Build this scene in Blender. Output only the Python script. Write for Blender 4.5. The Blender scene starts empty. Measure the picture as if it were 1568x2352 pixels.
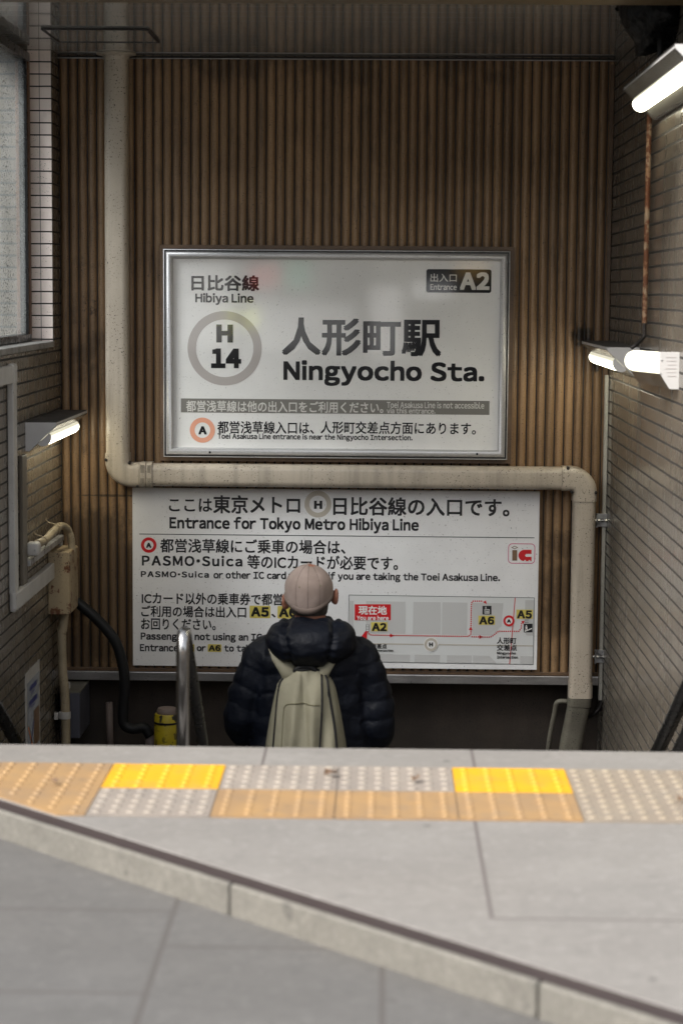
import bpy, bmesh, math, random
from mathutils import Vector, Matrix, noise
from mathutils.geometry import tessellate_polygon
R = math.radians
random.seed(7)
scn = bpy.context.scene
COL = scn.collection

# ------------------------------------------------------------------ camera, world, sun, exposure
CAM_H = 1.28
FPX = 4700.0                       # focal length in pixels of a 1568 x 2352 picture
RIGHT = Vector((0.99977728, 0.01976848, 0.00738922))
UP = Vector((-0.00947137, 0.10739862, 0.99417093))
FWD = Vector((-0.01885966, 0.99401949, -0.10756194))
cam = bpy.data.cameras.new('camera'); camo = bpy.data.objects.new('camera', cam); COL.objects.link(camo)
m3 = Matrix((RIGHT, UP, -FWD)).transposed()
camo.matrix_world = Matrix.Translation((0, 0, CAM_H)) @ m3.to_4x4()
cam.sensor_fit = 'VERTICAL'; cam.sensor_height = 36.0; cam.lens = FPX / 2352 * 36
cam.clip_start = 0.05; cam.clip_end = 500
cam.dof.use_dof = True; cam.dof.focus_distance = 10.0; cam.dof.aperture_fstop = 3.2
scn.camera = camo

w = bpy.data.worlds.new('World'); scn.world = w; w.use_nodes = True
wn = w.node_tree; bg = wn.nodes['Background']
sky = wn.nodes.new('ShaderNodeTexSky'); sky.sky_type = 'NISHITA'; sky.sun_disc = False
SUN_EL, SUN_AZ = R(44), R(232)
sky.sun_elevation = SUN_EL; sky.sun_rotation = SUN_AZ
sky.air_density = 1.0; sky.dust_density = 3.0; sky.ozone_density = 1.0
hsv = wn.nodes.new('ShaderNodeHueSaturation'); hsv.inputs['Saturation'].default_value = .25      # overcast: a grey sky
wn.links.new(sky.outputs[0], hsv.inputs['Color']); wn.links.new(hsv.outputs[0], bg.inputs[0]); bg.inputs[1].default_value = 0.10
sl = bpy.data.lights.new('sun', 'SUN'); so = bpy.data.objects.new('sun', sl); COL.objects.link(so)
sl.energy = 1.4; sl.angle = R(25); sl.color = (1.0, 0.95, 0.88)
sd = Vector((math.sin(SUN_AZ) * math.cos(SUN_EL), math.cos(SUN_AZ) * math.cos(SUN_EL), math.sin(SUN_EL)))
so.rotation_euler = sd.to_track_quat('Z', 'Y').to_euler()
LAMP_POWER = 5.0
scn.view_settings.view_transform = 'Standard'; scn.view_settings.look = 'None'
scn.view_settings.exposure = 1.62; scn.view_settings.gamma = 1.0
scn.cycles.use_denoising = True
scn.cycles.max_bounces = 10; scn.cycles.diffuse_bounces = 5; scn.cycles.glossy_bounces = 4
scn.cycles.sample_clamp_indirect = 6.0

# ------------------------------------------------------------------ survey helpers (photo measurement -> point on a real plane)
O = Vector((0, 0, CAM_H))
def ray(u, v): return FWD + (u - 784) / FPX * RIGHT - (v - 1176) / FPX * UP
def PY(u, v, Y): d = ray(u, v); return O + d * (Y / d.y)
def PX(u, v, X): d = ray(u, v); return O + d * (X / d.x)
def PZ(u, v, Z): d = ray(u, v); return O + d * ((Z - CAM_H) / d.z)

XL, XR, YW = -1.566, 1.102, 10.0            # left wall, right wall, end wall
ZC = 2.395                                  # ceiling
YE = 5.655                                  # top edge of the stairs

# ------------------------------------------------------------------ materials
class NT:
    def __init__(s, m):
        m.use_nodes = True; s.t = m.node_tree; s.n = s.t.nodes; s.l = s.t.links
        s.b = s.n['Principled BSDF']; s.pos = s.n.new('ShaderNodeNewGeometry').outputs['Position']
    def put(s, sock, x):
        if x is None: return
        if hasattr(x, 'is_output'): s.l.new(x, sock)
        elif isinstance(x, (tuple, list)) and len(x) == 3 and sock.type == 'RGBA': sock.default_value = (*x, 1)
        else: sock.default_value = x
    def m(s, op, a, b=None, c=None):
        n = s.n.new('ShaderNodeMath'); n.operation = op
        for i, x in enumerate((a, b, c)): s.put(n.inputs[i], x)
        return n.outputs[0]
    def vec(s, sc):
        n = s.n.new('ShaderNodeVectorMath'); n.operation = 'MULTIPLY'; s.l.new(s.pos, n.inputs[0]); n.inputs[1].default_value = sc
        return n.outputs[0]
    def noise(s, scale, detail=4, rough=.55, sc=None, v=None):
        n = s.n.new('ShaderNodeTexNoise'); s.l.new(v if v is not None else (s.vec(sc) if sc else s.pos), n.inputs['Vector'])
        n.inputs['Scale'].default_value = scale; n.inputs['Detail'].default_value = detail; n.inputs['Roughness'].default_value = rough
        return n.outputs['Fac']
    def ramp(s, x, a, b, lo=0., hi=1.):
        n = s.n.new('ShaderNodeMapRange'); n.interpolation_type = 'SMOOTHSTEP'
        for i, q in enumerate((x, a, b, lo, hi)): s.put(n.inputs[i], q)
        return n.outputs[0]
    def mix(s, f, a, b, mode='MIX'):
        n = s.n.new('ShaderNodeMix'); n.data_type = 'RGBA'; n.blend_type = mode
        s.put(n.inputs[0], f); s.put(n.inputs[6], a); s.put(n.inputs[7], b)
        return n.outputs[2]
    def xyz(s):
        n = s.n.new('ShaderNodeSeparateXYZ'); s.l.new(s.pos, n.inputs[0]); return n.outputs
    def bump(s, h, strength=.3, dist=.002):
        n = s.n.new('ShaderNodeBump'); n.inputs['Strength'].default_value = strength; n.inputs['Distance'].default_value = dist
        s.l.new(h, n.inputs['Height']); s.l.new(n.outputs[0], s.b.inputs['Normal'])
    def set(s, **k):
        for a, x in k.items(): s.put(s.b.inputs[a.replace('_', ' ')], x)
    def white(s, v):
        n = s.n.new('ShaderNodeTexWhiteNoise'); n.noise_dimensions = '2D'; s.l.new(v, n.inputs['Vector']); return n.outputs['Value']
    def comb(s, a, b, c=0.):
        n = s.n.new('ShaderNodeCombineXYZ')
        for i, x in enumerate((a, b, c)): s.put(n.inputs[i], x)
        return n.outputs[0]

def weathered(name, c1, c2=None, rough=.5, metal=0., nscale=4, speck=None, speck_scale=140, speck_col=(.02, .018, .015), streak=None,
              rust=None, bump=None, coat=0., rvar=.1, clump=True, fine=.12, spec=.5, stains_shade=(), rib=None):
    mt = bpy.data.materials.new(name); t = NT(mt)
    c2 = c2 or tuple(x * .72 for x in c1)
    f = t.ramp(t.noise(nscale, 5, .6), .35, .68)
    col = t.mix(f, c1, c2)
    if streak:
        g = t.ramp(t.noise(1, 4, .6, sc=streak), .42, .7)
        col = t.mix(t.m('MULTIPLY', g, .55), col, tuple(x * .45 for x in c1))
    fn = t.noise(nscale * 60, 2)
    col = t.mix(fine, col, t.mix(t.ramp(fn, .3, .7), tuple(x * .4 for x in c1), tuple(min(1, x * 1.5) for x in c1)))
    if rust:
        r = t.ramp(t.noise(rust[0], 6, .7), rust[1], rust[1] + .06)
        col = t.mix(r, col, t.mix(t.noise(rust[0] * 4), (.22, .07, .02), (.06, .025, .012)))
    if rib:                                                             # every rib has faded a little differently
        ri = t.m('FLOOR', t.m('DIVIDE', t.m('SUBTRACT', t.xyz()[0], rib[0]), rib[1]))
        rv = t.white(t.comb(ri, 3.)); col = t.mix(1., col, t.mix(rv, (.84, .83, .83), (1.14, 1.12, 1.08)), 'MULTIPLY')
        gr = t.m('MULTIPLY', t.ramp(t.noise(1, 6, .7, sc=(30, 1, 3.2)), .5, .72), .6); col = t.mix(gr, col, (.05, .032, .02))
    if speck:
        s = t.ramp(t.noise(speck_scale, 2, .6), speck, speck + .03)
        if clump: s = t.m('MULTIPLY', s, t.ramp(t.noise(6, 3), .35, .6))
        col = t.mix(s, col, speck_col)
    if stains_shade:  # dark patches: dirt, and shade painted into the wall colour
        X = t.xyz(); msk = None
        for sx_, sz_, rx_, rz_, thr, sc_, amt_ in stains_shade:
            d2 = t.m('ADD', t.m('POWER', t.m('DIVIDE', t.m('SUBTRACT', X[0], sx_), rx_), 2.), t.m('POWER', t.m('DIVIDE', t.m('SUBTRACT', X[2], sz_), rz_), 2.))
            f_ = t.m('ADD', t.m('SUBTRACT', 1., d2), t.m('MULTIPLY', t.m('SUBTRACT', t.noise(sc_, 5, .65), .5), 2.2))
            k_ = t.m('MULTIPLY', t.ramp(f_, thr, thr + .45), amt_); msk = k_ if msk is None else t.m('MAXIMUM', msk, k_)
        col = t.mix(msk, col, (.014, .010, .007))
    t.set(Base_Color=col, Metallic=metal, Coat_Weight=coat, Specular_IOR_Level=spec)
    t.set(Roughness=t.m('ADD', t.m('MULTIPLY', t.noise(nscale * 3, 3), rvar * 2), rough - rvar))
    if bump: t.bump(t.noise(bump[0], 4), bump[1], bump[2])
    return mt

def flat(name, c, rough=.4, spec=.5, emit=None):
    mt = bpy.data.materials.new(name); t = NT(mt); t.set(Base_Color=c, Roughness=rough, Specular_IOR_Level=spec)
    if emit: t.set(Emission_Color=c, Emission_Strength=emit)
    return mt

def tile_mat(name, axis, pu, pv, u0, v0, c1, c2, grout=(.018, .016, .014), gh=.0055, gv=.0016, vgrout=(.05, .045, .04), rough=.16, stain=.5):
    """glazed wall tiles, stack bond: courses along z, joints along the other axis"""
    mt = bpy.data.materials.new(name); t = NT(mt); x = t.xyz()
    wob = t.m('MULTIPLY', t.m('SUBTRACT', t.noise(3.0, 2), .5), .006)
    U = t.m('DIVIDE', t.m('SUBTRACT', x['XYZ'.index(axis)], u0), pu)
    V = t.m('DIVIDE', t.m('SUBTRACT', t.m('ADD', x[2], wob), v0), pv)
    iu, iv = t.m('FLOOR', U), t.m('FLOOR', V)
    du = t.m('MULTIPLY', t.m('ABSOLUTE', t.m('SUBTRACT', t.m('FRACT', U), .5)), pu)
    dv = t.m('MULTIPLY', t.m('ABSOLUTE', t.m('SUBTRACT', t.m('FRACT', V), .5)), pv)
    mh = t.ramp(dv, pv / 2 - gh, pv / 2 - gh + .0016)
    mv = t.ramp(du, pu / 2 - gv, pu / 2 - gv + .0012)
    rnd = t.white(t.comb(iu, iv))
    col = t.mix(rnd, c1, c2)
    st = t.ramp(t.noise(1, 5, .65, sc=(2.5, 9, .9) if axis == 'Y' else (9, 2.5, .9)), .45, .72)
    col = t.mix(t.m('MULTIPLY', st, stain), col, tuple(q * .35 for q in c1))
    col = t.mix(t.m('MULTIPLY', t.ramp(t.noise(170, 2), .66, .7), t.ramp(t.noise(4, 3), .42, .62)), col, (.02, .018, .016))
    col = t.mix(t.m('MULTIPLY', mv, .8), col, vgrout)
    gcol = t.mix(t.ramp(t.noise(60, 3), .35, .65), grout, tuple(q * 2.2 for q in grout))
    col = t.mix(mh, col, gcol)
    t.set(Base_Color=col)
    t.set(Roughness=t.m('ADD', t.m('MULTIPLY', t.m('MAXIMUM', mh, t.m('MULTIPLY', st, .25)), .6), t.m('ADD', rough, t.m('MULTIPLY', t.noise(14, 3), .18))))
    h = t.m('ADD', t.m('MULTIPLY', t.m('SUBTRACT', 1., t.m('MAXIMUM', mh, mv)), 1.), t.m('ADD', t.m('MULTIPLY', t.noise(9, 2), .2), t.m('MULTIPLY', rnd, .06)))
    t.bump(h, .5, .004)
    return mt

M = {}
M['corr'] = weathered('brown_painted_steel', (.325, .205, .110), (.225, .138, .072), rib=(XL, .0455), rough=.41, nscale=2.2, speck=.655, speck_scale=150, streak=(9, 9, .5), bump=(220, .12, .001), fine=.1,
    stains_shade=[(.985, 1.07, .13, .09, .55, 11, .95), (1.04, .98, .05, .12, .5, 14, .95), (-1.42, 1.15, .13, .5, 1.02, 38, .95), (-1.45, 1.75, .1, .5, 1.2, 45, .95), (-1.40, .50, .2, .14, .95, 9, .8),
            (-1.36, -.22, .34, .62, .25, 5, .62), (-1.3, .27, .28, .007, .2, 9, .7), (.92, -.2, .22, .5, .45, 6, .5), (-1.45, .95, .22, .9, .75, 4, .5), (-.2, 2.42, 1.9, .26, .55, 4, .45)])  # also shade painted at lower left, beside the drainpipe, under the ceiling
M['corr_trim'] = weathered('brown_trim', (.15, .09, .05), (.10, .06, .035), rough=.45, nscale=6, speck=.62, rust=(9, .66))
M['alu'] = weathered('aluminium', (.55, .53, .52), (.42, .40, .40), rough=.34, metal=.85, nscale=5, speck=.66, streak=(3, 3, 14))
M['silver'] = weathered('silver_frame', (.62, .61, .61), (.54, .53, .53), rough=.40, metal=.45, nscale=3, speck=.69)
M['dark_metal'] = weathered('dark_metal', (.035, .03, .028), rough=.45, metal=.4)
M['black'] = weathered('black_rubber', (.006, .006, .007), (.009, .009, .009), spec=.3, rough=.55)
M['black_gloss'] = weathered('black_paint', (.008, .008, .008), rough=.28)
M['pvc'] = weathered('cream_pvc', (.50, .43, .345), (.44, .375, .30), rough=.32, nscale=3, speck=.635, speck_scale=120, fine=.06, streak=(16, 16, 1.2))
M['pvc_dark'] = weathered('grimy_pvc', (.17, .155, .12), (.10, .09, .07), rough=.5, nscale=5, speck=.62)
M['lamp_body'] = weathered('white_enamel', (.60, .585, .57), (.52, .51, .5), rough=.35, nscale=5, fine=.04)
M['lamp_top'] = weathered('dusty_enamel', (.10, .095, .09), (.06, .055, .05), rough=.6, nscale=9)
M['reflector'] = weathered('reflector_enamel', (.24, .235, .22), (.17, .165, .15), rough=.22, metal=.35, nscale=7, speck=.68)
M['trunk'] = weathered('white_trunking', (.50, .48, .45), (.40, .38, .35), rough=.4, nscale=4, speck=.68, fine=.05)
M['trunk_brown'] = weathered('brown_trunking', (.12, .10, .075), rough=.5)
M['jbox'] = weathered('beige_steel_box', (.40, .31, .19), (.34, .26, .16), rough=.5, nscale=6, rust=(13, .535), speck=.63)
M['conduit'] = weathered('beige_conduit', (.36, .29, .19), (.24, .19, .12), rough=.5, nscale=8, speck=.64)
M['rusty'] = weathered('rusty_pipe', (.36, .26, .17), (.28, .13, .055), rough=.7, nscale=14, rust=(30, .45), bump=(120, .5, .002))
M['galv'] = weathered('galvanised', (.46, .46, .46), (.26, .25, .25), rough=.4, metal=.35, nscale=20, speck=.58, speck_scale=40)
M['strip'] = weathered('white_strip', (.45, .43, .38), (.36, .34, .30), rough=.4, nscale=6, rust=(13, .68), speck=.66)
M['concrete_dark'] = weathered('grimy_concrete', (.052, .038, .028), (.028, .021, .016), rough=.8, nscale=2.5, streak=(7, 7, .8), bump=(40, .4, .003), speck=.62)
M['cab'] = weathered('blue_grey_cabinet', (.075, .075, .095), (.055, .055, .07), rough=.45)
M['stub'] = weathered('pinkish_pipe', (.20, .15, .13), (.13, .10, .09), rough=.6)
M['yellow'] = weathered('yellow_plastic', (.46, .36, .012), (.34, .26, .012), rough=.45, speck=.56, speck_scale=30, nscale=9)
M['chrome'] = weathered('stainless_steel', (.46, .455, .45), (.40, .395, .39), rough=.22, metal=1., nscale=30, rvar=.05, fine=.02)
M['winframe'] = weathered('brown_window_frame', (.16, .075, .035), (.11, .05, .025), rough=.45, speck=.62)
M['beam'] = weathered('brown_beam', (.13, .09, .04), rough=.5)
M['sill'] = weathered('stone_sill', (.30, .28, .26), (.18, .17, .15), rough=.7, nscale=12, speck=.6)
M['tileL'] = tile_mat('glazed_wall_tiles_side', 'Y', .186, .0566, 9.78, .02, (.165, .135, .10), (.135, .11, .082), stain=.4)
M['tileR'] = tile_mat('glazed_wall_tiles_side', 'Y', .181, .0573, 9.99, .012, (.15, .129, .104), (.122, .106, .086), stain=.4, rough=.12)
M['tileP'] = tile_mat('daylit_pillar_tiles', 'X', .0567, .0566, XL - .0005, .02, (.86, .74, .68), (.79, .68, .62), gh=.004, gv=.0022, vgrout=(.02, .017, .015), stain=.08, rough=.2)  # same wall tile made paler: the daylight on it is painted in
M['step'] = weathered('stair_stone', (.16, .15, .14), (.11, .10, .095), rough=.6, nscale=5)
M['cloud_sky'] = None

def glow(name, strong, weak=None):
    """opal cover over a row of LEDs: brightest along the row, weaker where the cover turns back to the housing"""
    mt = bpy.data.materials.new(name); t = NT(mt); st = strong
    if weak is not None:
        n_ = t.n.new('ShaderNodeSeparateXYZ'); t.l.new(t.n.new('ShaderNodeNewGeometry').outputs['Normal'], n_.inputs[0])
        st = t.ramp(t.m('SUBTRACT', t.m('MULTIPLY', t.m('ABSOLUTE', n_.outputs[0]), .68), t.m('MULTIPLY', n_.outputs[2], .73)), .35, .98, weak, strong)
    t.set(Base_Color=(.75, .75, .70), Roughness=.35, Emission_Color=(1., .94, .72), Emission_Strength=st); return mt
M['tube'] = glow('lit_lamp_cover', LAMP_POWER, .22); M['capsule'] = glow('lit_capsule_cover', .62)

def ceiling_mat():
    mt = bpy.data.materials.new('glossy_ceiling_panels'); t = NT(mt); x = t.xyz()
    f = t.m('ABSOLUTE', t.m('SUBTRACT', t.m('FRACT', t.m('DIVIDE', x[1], .15)), .5))
    g = t.ramp(f, .475, .49)
    f2 = t.m('ABSOLUTE', t.m('SUBTRACT', t.m('FRACT', t.m('DIVIDE', t.m('ADD', x[1], .02), .9)), .5))
    g2 = t.ramp(f2, .492, .496)
    col = t.mix(g, (.42, .41, .39), (.68, .68, .67)); col = t.mix(g2, col, (.04, .035, .03))
    t.set(Base_Color=col, Metallic=.35, Specular_IOR_Level=.9, Roughness=t.m('ADD', .025, t.m('MULTIPLY', t.ramp(t.noise(3, 4), .4, .7), .04)))
    t.bump(t.m('ADD', t.m('MULTIPLY', g, -.5), t.noise(1.2, 2)), .05, .004)
    return mt
M['ceiling'] = ceiling_mat()

def pane_mat():
    mt = bpy.data.materials.new('frosted_dirty_glass'); t = NT(mt)
    d = t.m('MULTIPLY', t.ramp(t.noise(75, 4, .65), .56, .62), t.ramp(t.noise(5, 3), .3, .62))
    col = t.mix(t.ramp(t.noise(1, 3, .5, sc=(3, 3, 1.2)), .3, .7), (.60, .62, .61), (.40, .42, .41)); col = t.mix(d, col, (.04, .04, .035))
    tr = t.n.new('ShaderNodeBsdfTranslucent'); t.l.new(col, tr.inputs[0]); t.set(Base_Color=col, Roughness=.3)
    mx = t.n.new('ShaderNodeMixShader'); mx.inputs[0].default_value = .7
    t.l.new(t.b.outputs[0], mx.inputs[1]); t.l.new(tr.outputs[0], mx.inputs[2])
    tp = t.n.new('ShaderNodeBsdfTransparent'); tp.inputs[0].default_value = (.93, .97, 1, 1)
    m2 = t.n.new('ShaderNodeMixShader'); t.l.new(t.m('MULTIPLY', t.m('SUBTRACT', 1., d), .8), m2.inputs[0])
    t.l.new(mx.outputs[0], m2.inputs[1]); t.l.new(tp.outputs[0], m2.inputs[2])
    t.l.new(m2.outputs[0], t.n['Material Output'].inputs[0]); return mt
M['pane'] = pane_mat()

def sign_mat(name, c, rough, dirt=.66, sc=110):
    mt = bpy.data.materials.new(name); t = NT(mt)
    s = t.m('MULTIPLY', t.ramp(t.noise(sc, 3, .7), dirt, dirt + .05), t.ramp(t.noise(7, 3), .3, .6))
    s = t.m('MAXIMUM', s, t.ramp(t.noise(190, 2), .715, .74))
    col = t.mix(t.m('MULTIPLY', s, .75), t.mix(t.ramp(t.noise(2.2, 4), .3, .7), c, tuple(q * .88 for q in c)), (.12, .10, .09))
    t.set(Base_Color=col, Roughness=rough, Specular_IOR_Level=.35); return mt
M['sign1'] = sign_mat('acrylic_sign_face', (.86, .845, .82), .05)
M['sign2'] = sign_mat('printed_board_face', (.86, .845, .84), .35, .63, 80)
INK = dict(k=(.012, .012, .014), grey=(.46, .42, .40), greyd=(.21, .20, .18), lt=(.66, .64, .60), peach=(.76, .36, .24), red=(.62, .015, .02), white=(.8, .78, .76),
           yellow=(.68, .56, .13), ring=(.52, .47, .40), block=(.56, .55, .54), road=(.68, .68, .67), pink=(.62, .10, .22), brown=(.20, .12, .07), blue=(.05, .06, .2), orange=(.6, .2, .04), line=(.06, .07, .07))
for k, c in INK.items():
    M['g_' + k] = flat('gloss_print_' + k, c, .05, .32); M['m_' + k] = flat('matt_print_' + k, c, .35)

def stone(name, c1, c2, grain=0., lines=(), lw=.004, rough=.7, nscale=1.4, lcol=(.12, .105, .098)):
    """paving stone; lines: joints (axis, position, from, to) in metres"""
    mt = bpy.data.materials.new(name); t = NT(mt); x = t.xyz()
    col = t.mix(t.ramp(t.noise(nscale, 5, .6), .3, .7), c1, c2)
    col = t.mix(.25, col, t.mix(t.ramp(t.noise(300, 2), .35, .65), tuple(q * .55 for q in c1), tuple(min(1, q * 1.35) for q in c1)))
    col = t.mix(t.m('MULTIPLY', t.ramp(t.noise(5, 6, .7), .55, .75), .35), col, tuple(q * .6 for q in c1))
    big = t.ramp(t.noise(.9, 3, .5), .35, .65); wide = t.ramp(t.noise(1, 5, .65, sc=(2.2, 5.5, 1)), .38, .66); col = t.mix(t.m('MULTIPLY', wide, .55), col, tuple(q * .74 for q in c1))
    col = t.mix(t.m('MULTIPLY', big, .35), col, tuple(q * v_ for q, v_ in zip(c1, (.80, .77, .74))))
    col = t.mix(t.m('MULTIPLY', t.ramp(t.noise(11, 5, .7), .56, .7), .45), col, tuple(q * .62 for q in c1))
    col = t.mix(t.m('MULTIPLY', t.ramp(t.noise(17, 4, .7), .62, .72), .35), col, tuple(min(1, q * 1.35) for q in c1))
    gr_ = t.noise(34, 3, .7); col = t.mix(t.m('MULTIPLY', t.ramp(gr_, .48, .62), .35), col, tuple(q * .66 for q in c1)); col = t.mix(t.m('MULTIPLY', t.ramp(t.noise(27, 3, .7), .54, .66), .3), col, tuple(min(1, q * 1.3) for q in c1))
    gum = t.ramp(t.noise(13, 1, .3), .76, .79); col = t.mix(t.m('MULTIPLY', gum, .6), col, (.07, .065, .06))
    if grain:
        g = t.noise(95, 3, .6)
        col = t.mix(t.m('MULTIPLY', t.ramp(g, .52, .62), grain), col, (.12, .11, .10)); col = t.mix(t.m('MULTIPLY', t.ramp(t.noise(75, 3), .5, .68), grain * .5), col, (.30, .28, .25)); col = t.mix(t.m('MULTIPLY', t.ramp(t.noise(7, 4, .7), .5, .7), .4), col, (.10, .092, .08))
    msk = None
    for a, p, lo, hi in lines:
        A, B = (x[0], x[1]) if a == 'x' else (x[1], x[0])
        k = t.m('LESS_THAN', t.m('ABSOLUTE', t.m('SUBTRACT', A, p)), lw)
        k = t.m('MULTIPLY', k, t.m('MULTIPLY', t.m('GREATER_THAN', B, lo), t.m('LESS_THAN', B, hi)))
        msk = k if msk is None else t.m('MAXIMUM', msk, k)
    if msk is not None: col = t.mix(msk, col, lcol)
    t.set(Base_Color=col, Roughness=rough); t.bump(t.noise(180, 4), .35, .003)
    return mt

# ------------------------------------------------------------------ mesh helpers
class MB:
    def __init__(s): s.bm = bmesh.new()
    def take(s, b2):
        me = bpy.data.meshes.new('tmp'); b2.to_mesh(me); b2.free(); s.bm.from_mesh(me); bpy.data.meshes.remove(me); return s
    def box(s, lo, hi, bev=0., mat=None, seg=2):
        b = bmesh.new(); bmesh.ops.create_cube(b, size=1)
        lo, hi = Vector(lo), Vector(hi); c = (lo + hi) / 2; d = hi - lo
        for v in b.verts: v.co = Vector((v.co.x * d.x, v.co.y * d.y, v.co.z * d.z)) + c
        if bev: bmesh.ops.bevel(b, geom=list(b.edges), offset=bev, segments=seg, affect='EDGES', profile=.5)
        if mat is not None: b.transform(mat)
        return s.take(b)
    def poly(s, pts):
        s.bm.faces.new([s.bm.verts.new(p) for p in pts]); return s
    def prism(s, pts, d, bev=0.):
        b = bmesh.new(); d = Vector(d)
        f = b.faces.new([b.verts.new(p) for p in pts]); r = bmesh.ops.extrude_face_region(b, geom=[f])
        bmesh.ops.translate(b, vec=d, verts=[g for g in r['geom'] if isinstance(g, bmesh.types.BMVert)])
        bmesh.ops.recalc_face_normals(b, faces=b.faces)
        if bev: bmesh.ops.bevel(b, geom=list(b.edges), offset=bev, segments=2, affect='EDGES', profile=.5)
        return s.take(b)
    def rings(s, rings, cap=True, closed=True):
        bm = s.bm; vs = [[bm.verts.new(p) for p in r] for r in rings]; n = len(rings[0])
        for a, b in zip(vs, vs[1:]):
            for i in range(n if closed else n - 1): bm.faces.new((a[i], a[(i + 1) % n], b[(i + 1) % n], b[i]))
        if cap and closed: bm.faces.new(vs[0][::-1]); bm.faces.new(vs[-1])
        return s
    def tube(s, pts, r, seg=14, cap=True):
        pts = [Vector(p) for p in pts]; rs = r if isinstance(r, (list, tuple)) else [r] * len(pts)
        up = None; out = []
        for i, p in enumerate(pts):
            d = (pts[min(i + 1, len(pts) - 1)] - pts[max(i - 1, 0)]).normalized()
            if up is None: up = d.orthogonal().normalized()
            up = (up - d * up.dot(d)).normalized(); sd_ = d.cross(up)
            out.append([p + (up * math.cos(a) + sd_ * math.sin(a)) * rs[i] for a in (2 * math.pi * k / seg for k in range(seg))])
        return s.rings(out, cap)
    def lathe(s, c, prof, seg=24, axis='Z'):
        c = Vector(c); out = []
        for r, h in prof:
            ring = []
            for k in range(seg):
                a = 2 * math.pi * k / seg; p = (r * math.cos(a), r * math.sin(a), h)
                if axis == 'Y': p = (p[0], h, p[1])
                if axis == 'X': p = (h, p[0], p[1])
                ring.append(c + Vector(p))
            out.append(ring)
        return s.rings(out)
    def build(s, name, mat, parent=None, smooth=False, angle=None):
        me = bpy.data.meshes.new(name); bmesh.ops.recalc_face_normals(s.bm, faces=s.bm.faces); s.bm.to_mesh(me); s.bm.free()
        return link(name, me, mat, parent, smooth, angle)
def link(name, me, mat, parent=None, smooth=False, angle=None):
    if mat: me.materials.append(mat)
    if smooth or angle:
        me.polygons.foreach_set('use_smooth', [True] * len(me.polygons))
        if angle: me.set_sharp_from_angle(angle=R(angle))
    o = bpy.data.objects.new(name, me); COL.objects.link(o)
    if parent is not None: o.parent = parent; o.matrix_parent_inverse = parent.matrix_world.inverted()
    return o
def tag(o, label=None, cat=None, group=None, kind=None):
    if label: o['label'] = label
    if cat: o['category'] = cat
    if group: o['group'] = group
    if kind: o['kind'] = kind
    return o
def thing(name, label, cat, loc=(0, 0, 0), group=None):
    o = bpy.data.objects.new(name, None); COL.objects.link(o); o.location = loc; o.empty_display_size = .1
    o.matrix_world = Matrix.Translation(loc)
    return tag(o, label, cat, group)
def spline(pts, n=10):
    pts = [Vector(p) for p in pts]; q = [pts[0] * 2 - pts[1]] + pts + [pts[-1] * 2 - pts[-2]]; out = []
    for i in range(1, len(q) - 2):
        a, b, c, d = q[i - 1:i + 3]
        for k in range(n):
            t = k / n; out.append(.5 * (2 * b + (c - a) * t + (2 * a - 5 * b + 4 * c - d) * t * t + (3 * b - a - 3 * c + d) * t ** 3))
    return out + [pts[-1]]
def copy_thing(o):
    c = o.copy(); COL.objects.link(c)
    for ch in o.children:
        d = ch.copy(); COL.objects.link(d); d.parent = c
    return c

# lettering: built-in font, turned into flat meshes and fitted to the measured box of each line.
# Latin letters use the full-width glyphs (a plain humanist sans), spaced here letter by letter.
_cache = {}
def raw_glyph(ch, res=3):
    if ch in _cache: return _cache[ch]
    cu = bpy.data.curves.new('t', 'FONT'); cu.body = ch; cu.resolution_u = res
    o = bpy.data.objects.new('t', cu); COL.objects.link(o)
    me = bpy.data.meshes.new_from_object(o.evaluated_get(bpy.context.evaluated_depsgraph_get()))
    bpy.data.objects.remove(o); bpy.data.curves.remove(cu)
    g_ = ([tuple(v.co.xy) for v in me.vertices], [tuple(p.vertices) for p in me.polygons]); bpy.data.meshes.remove(me)
    _cache[ch] = g_; return g_
ROUND, DIAG = set('oecdqgOCGQbpSs0689a3'), set('vwyxkVWYATKXz247Lrtf1')
def bearing(c): return .026 if c in ROUND else (.014 if c in DIAG else .042)
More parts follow.
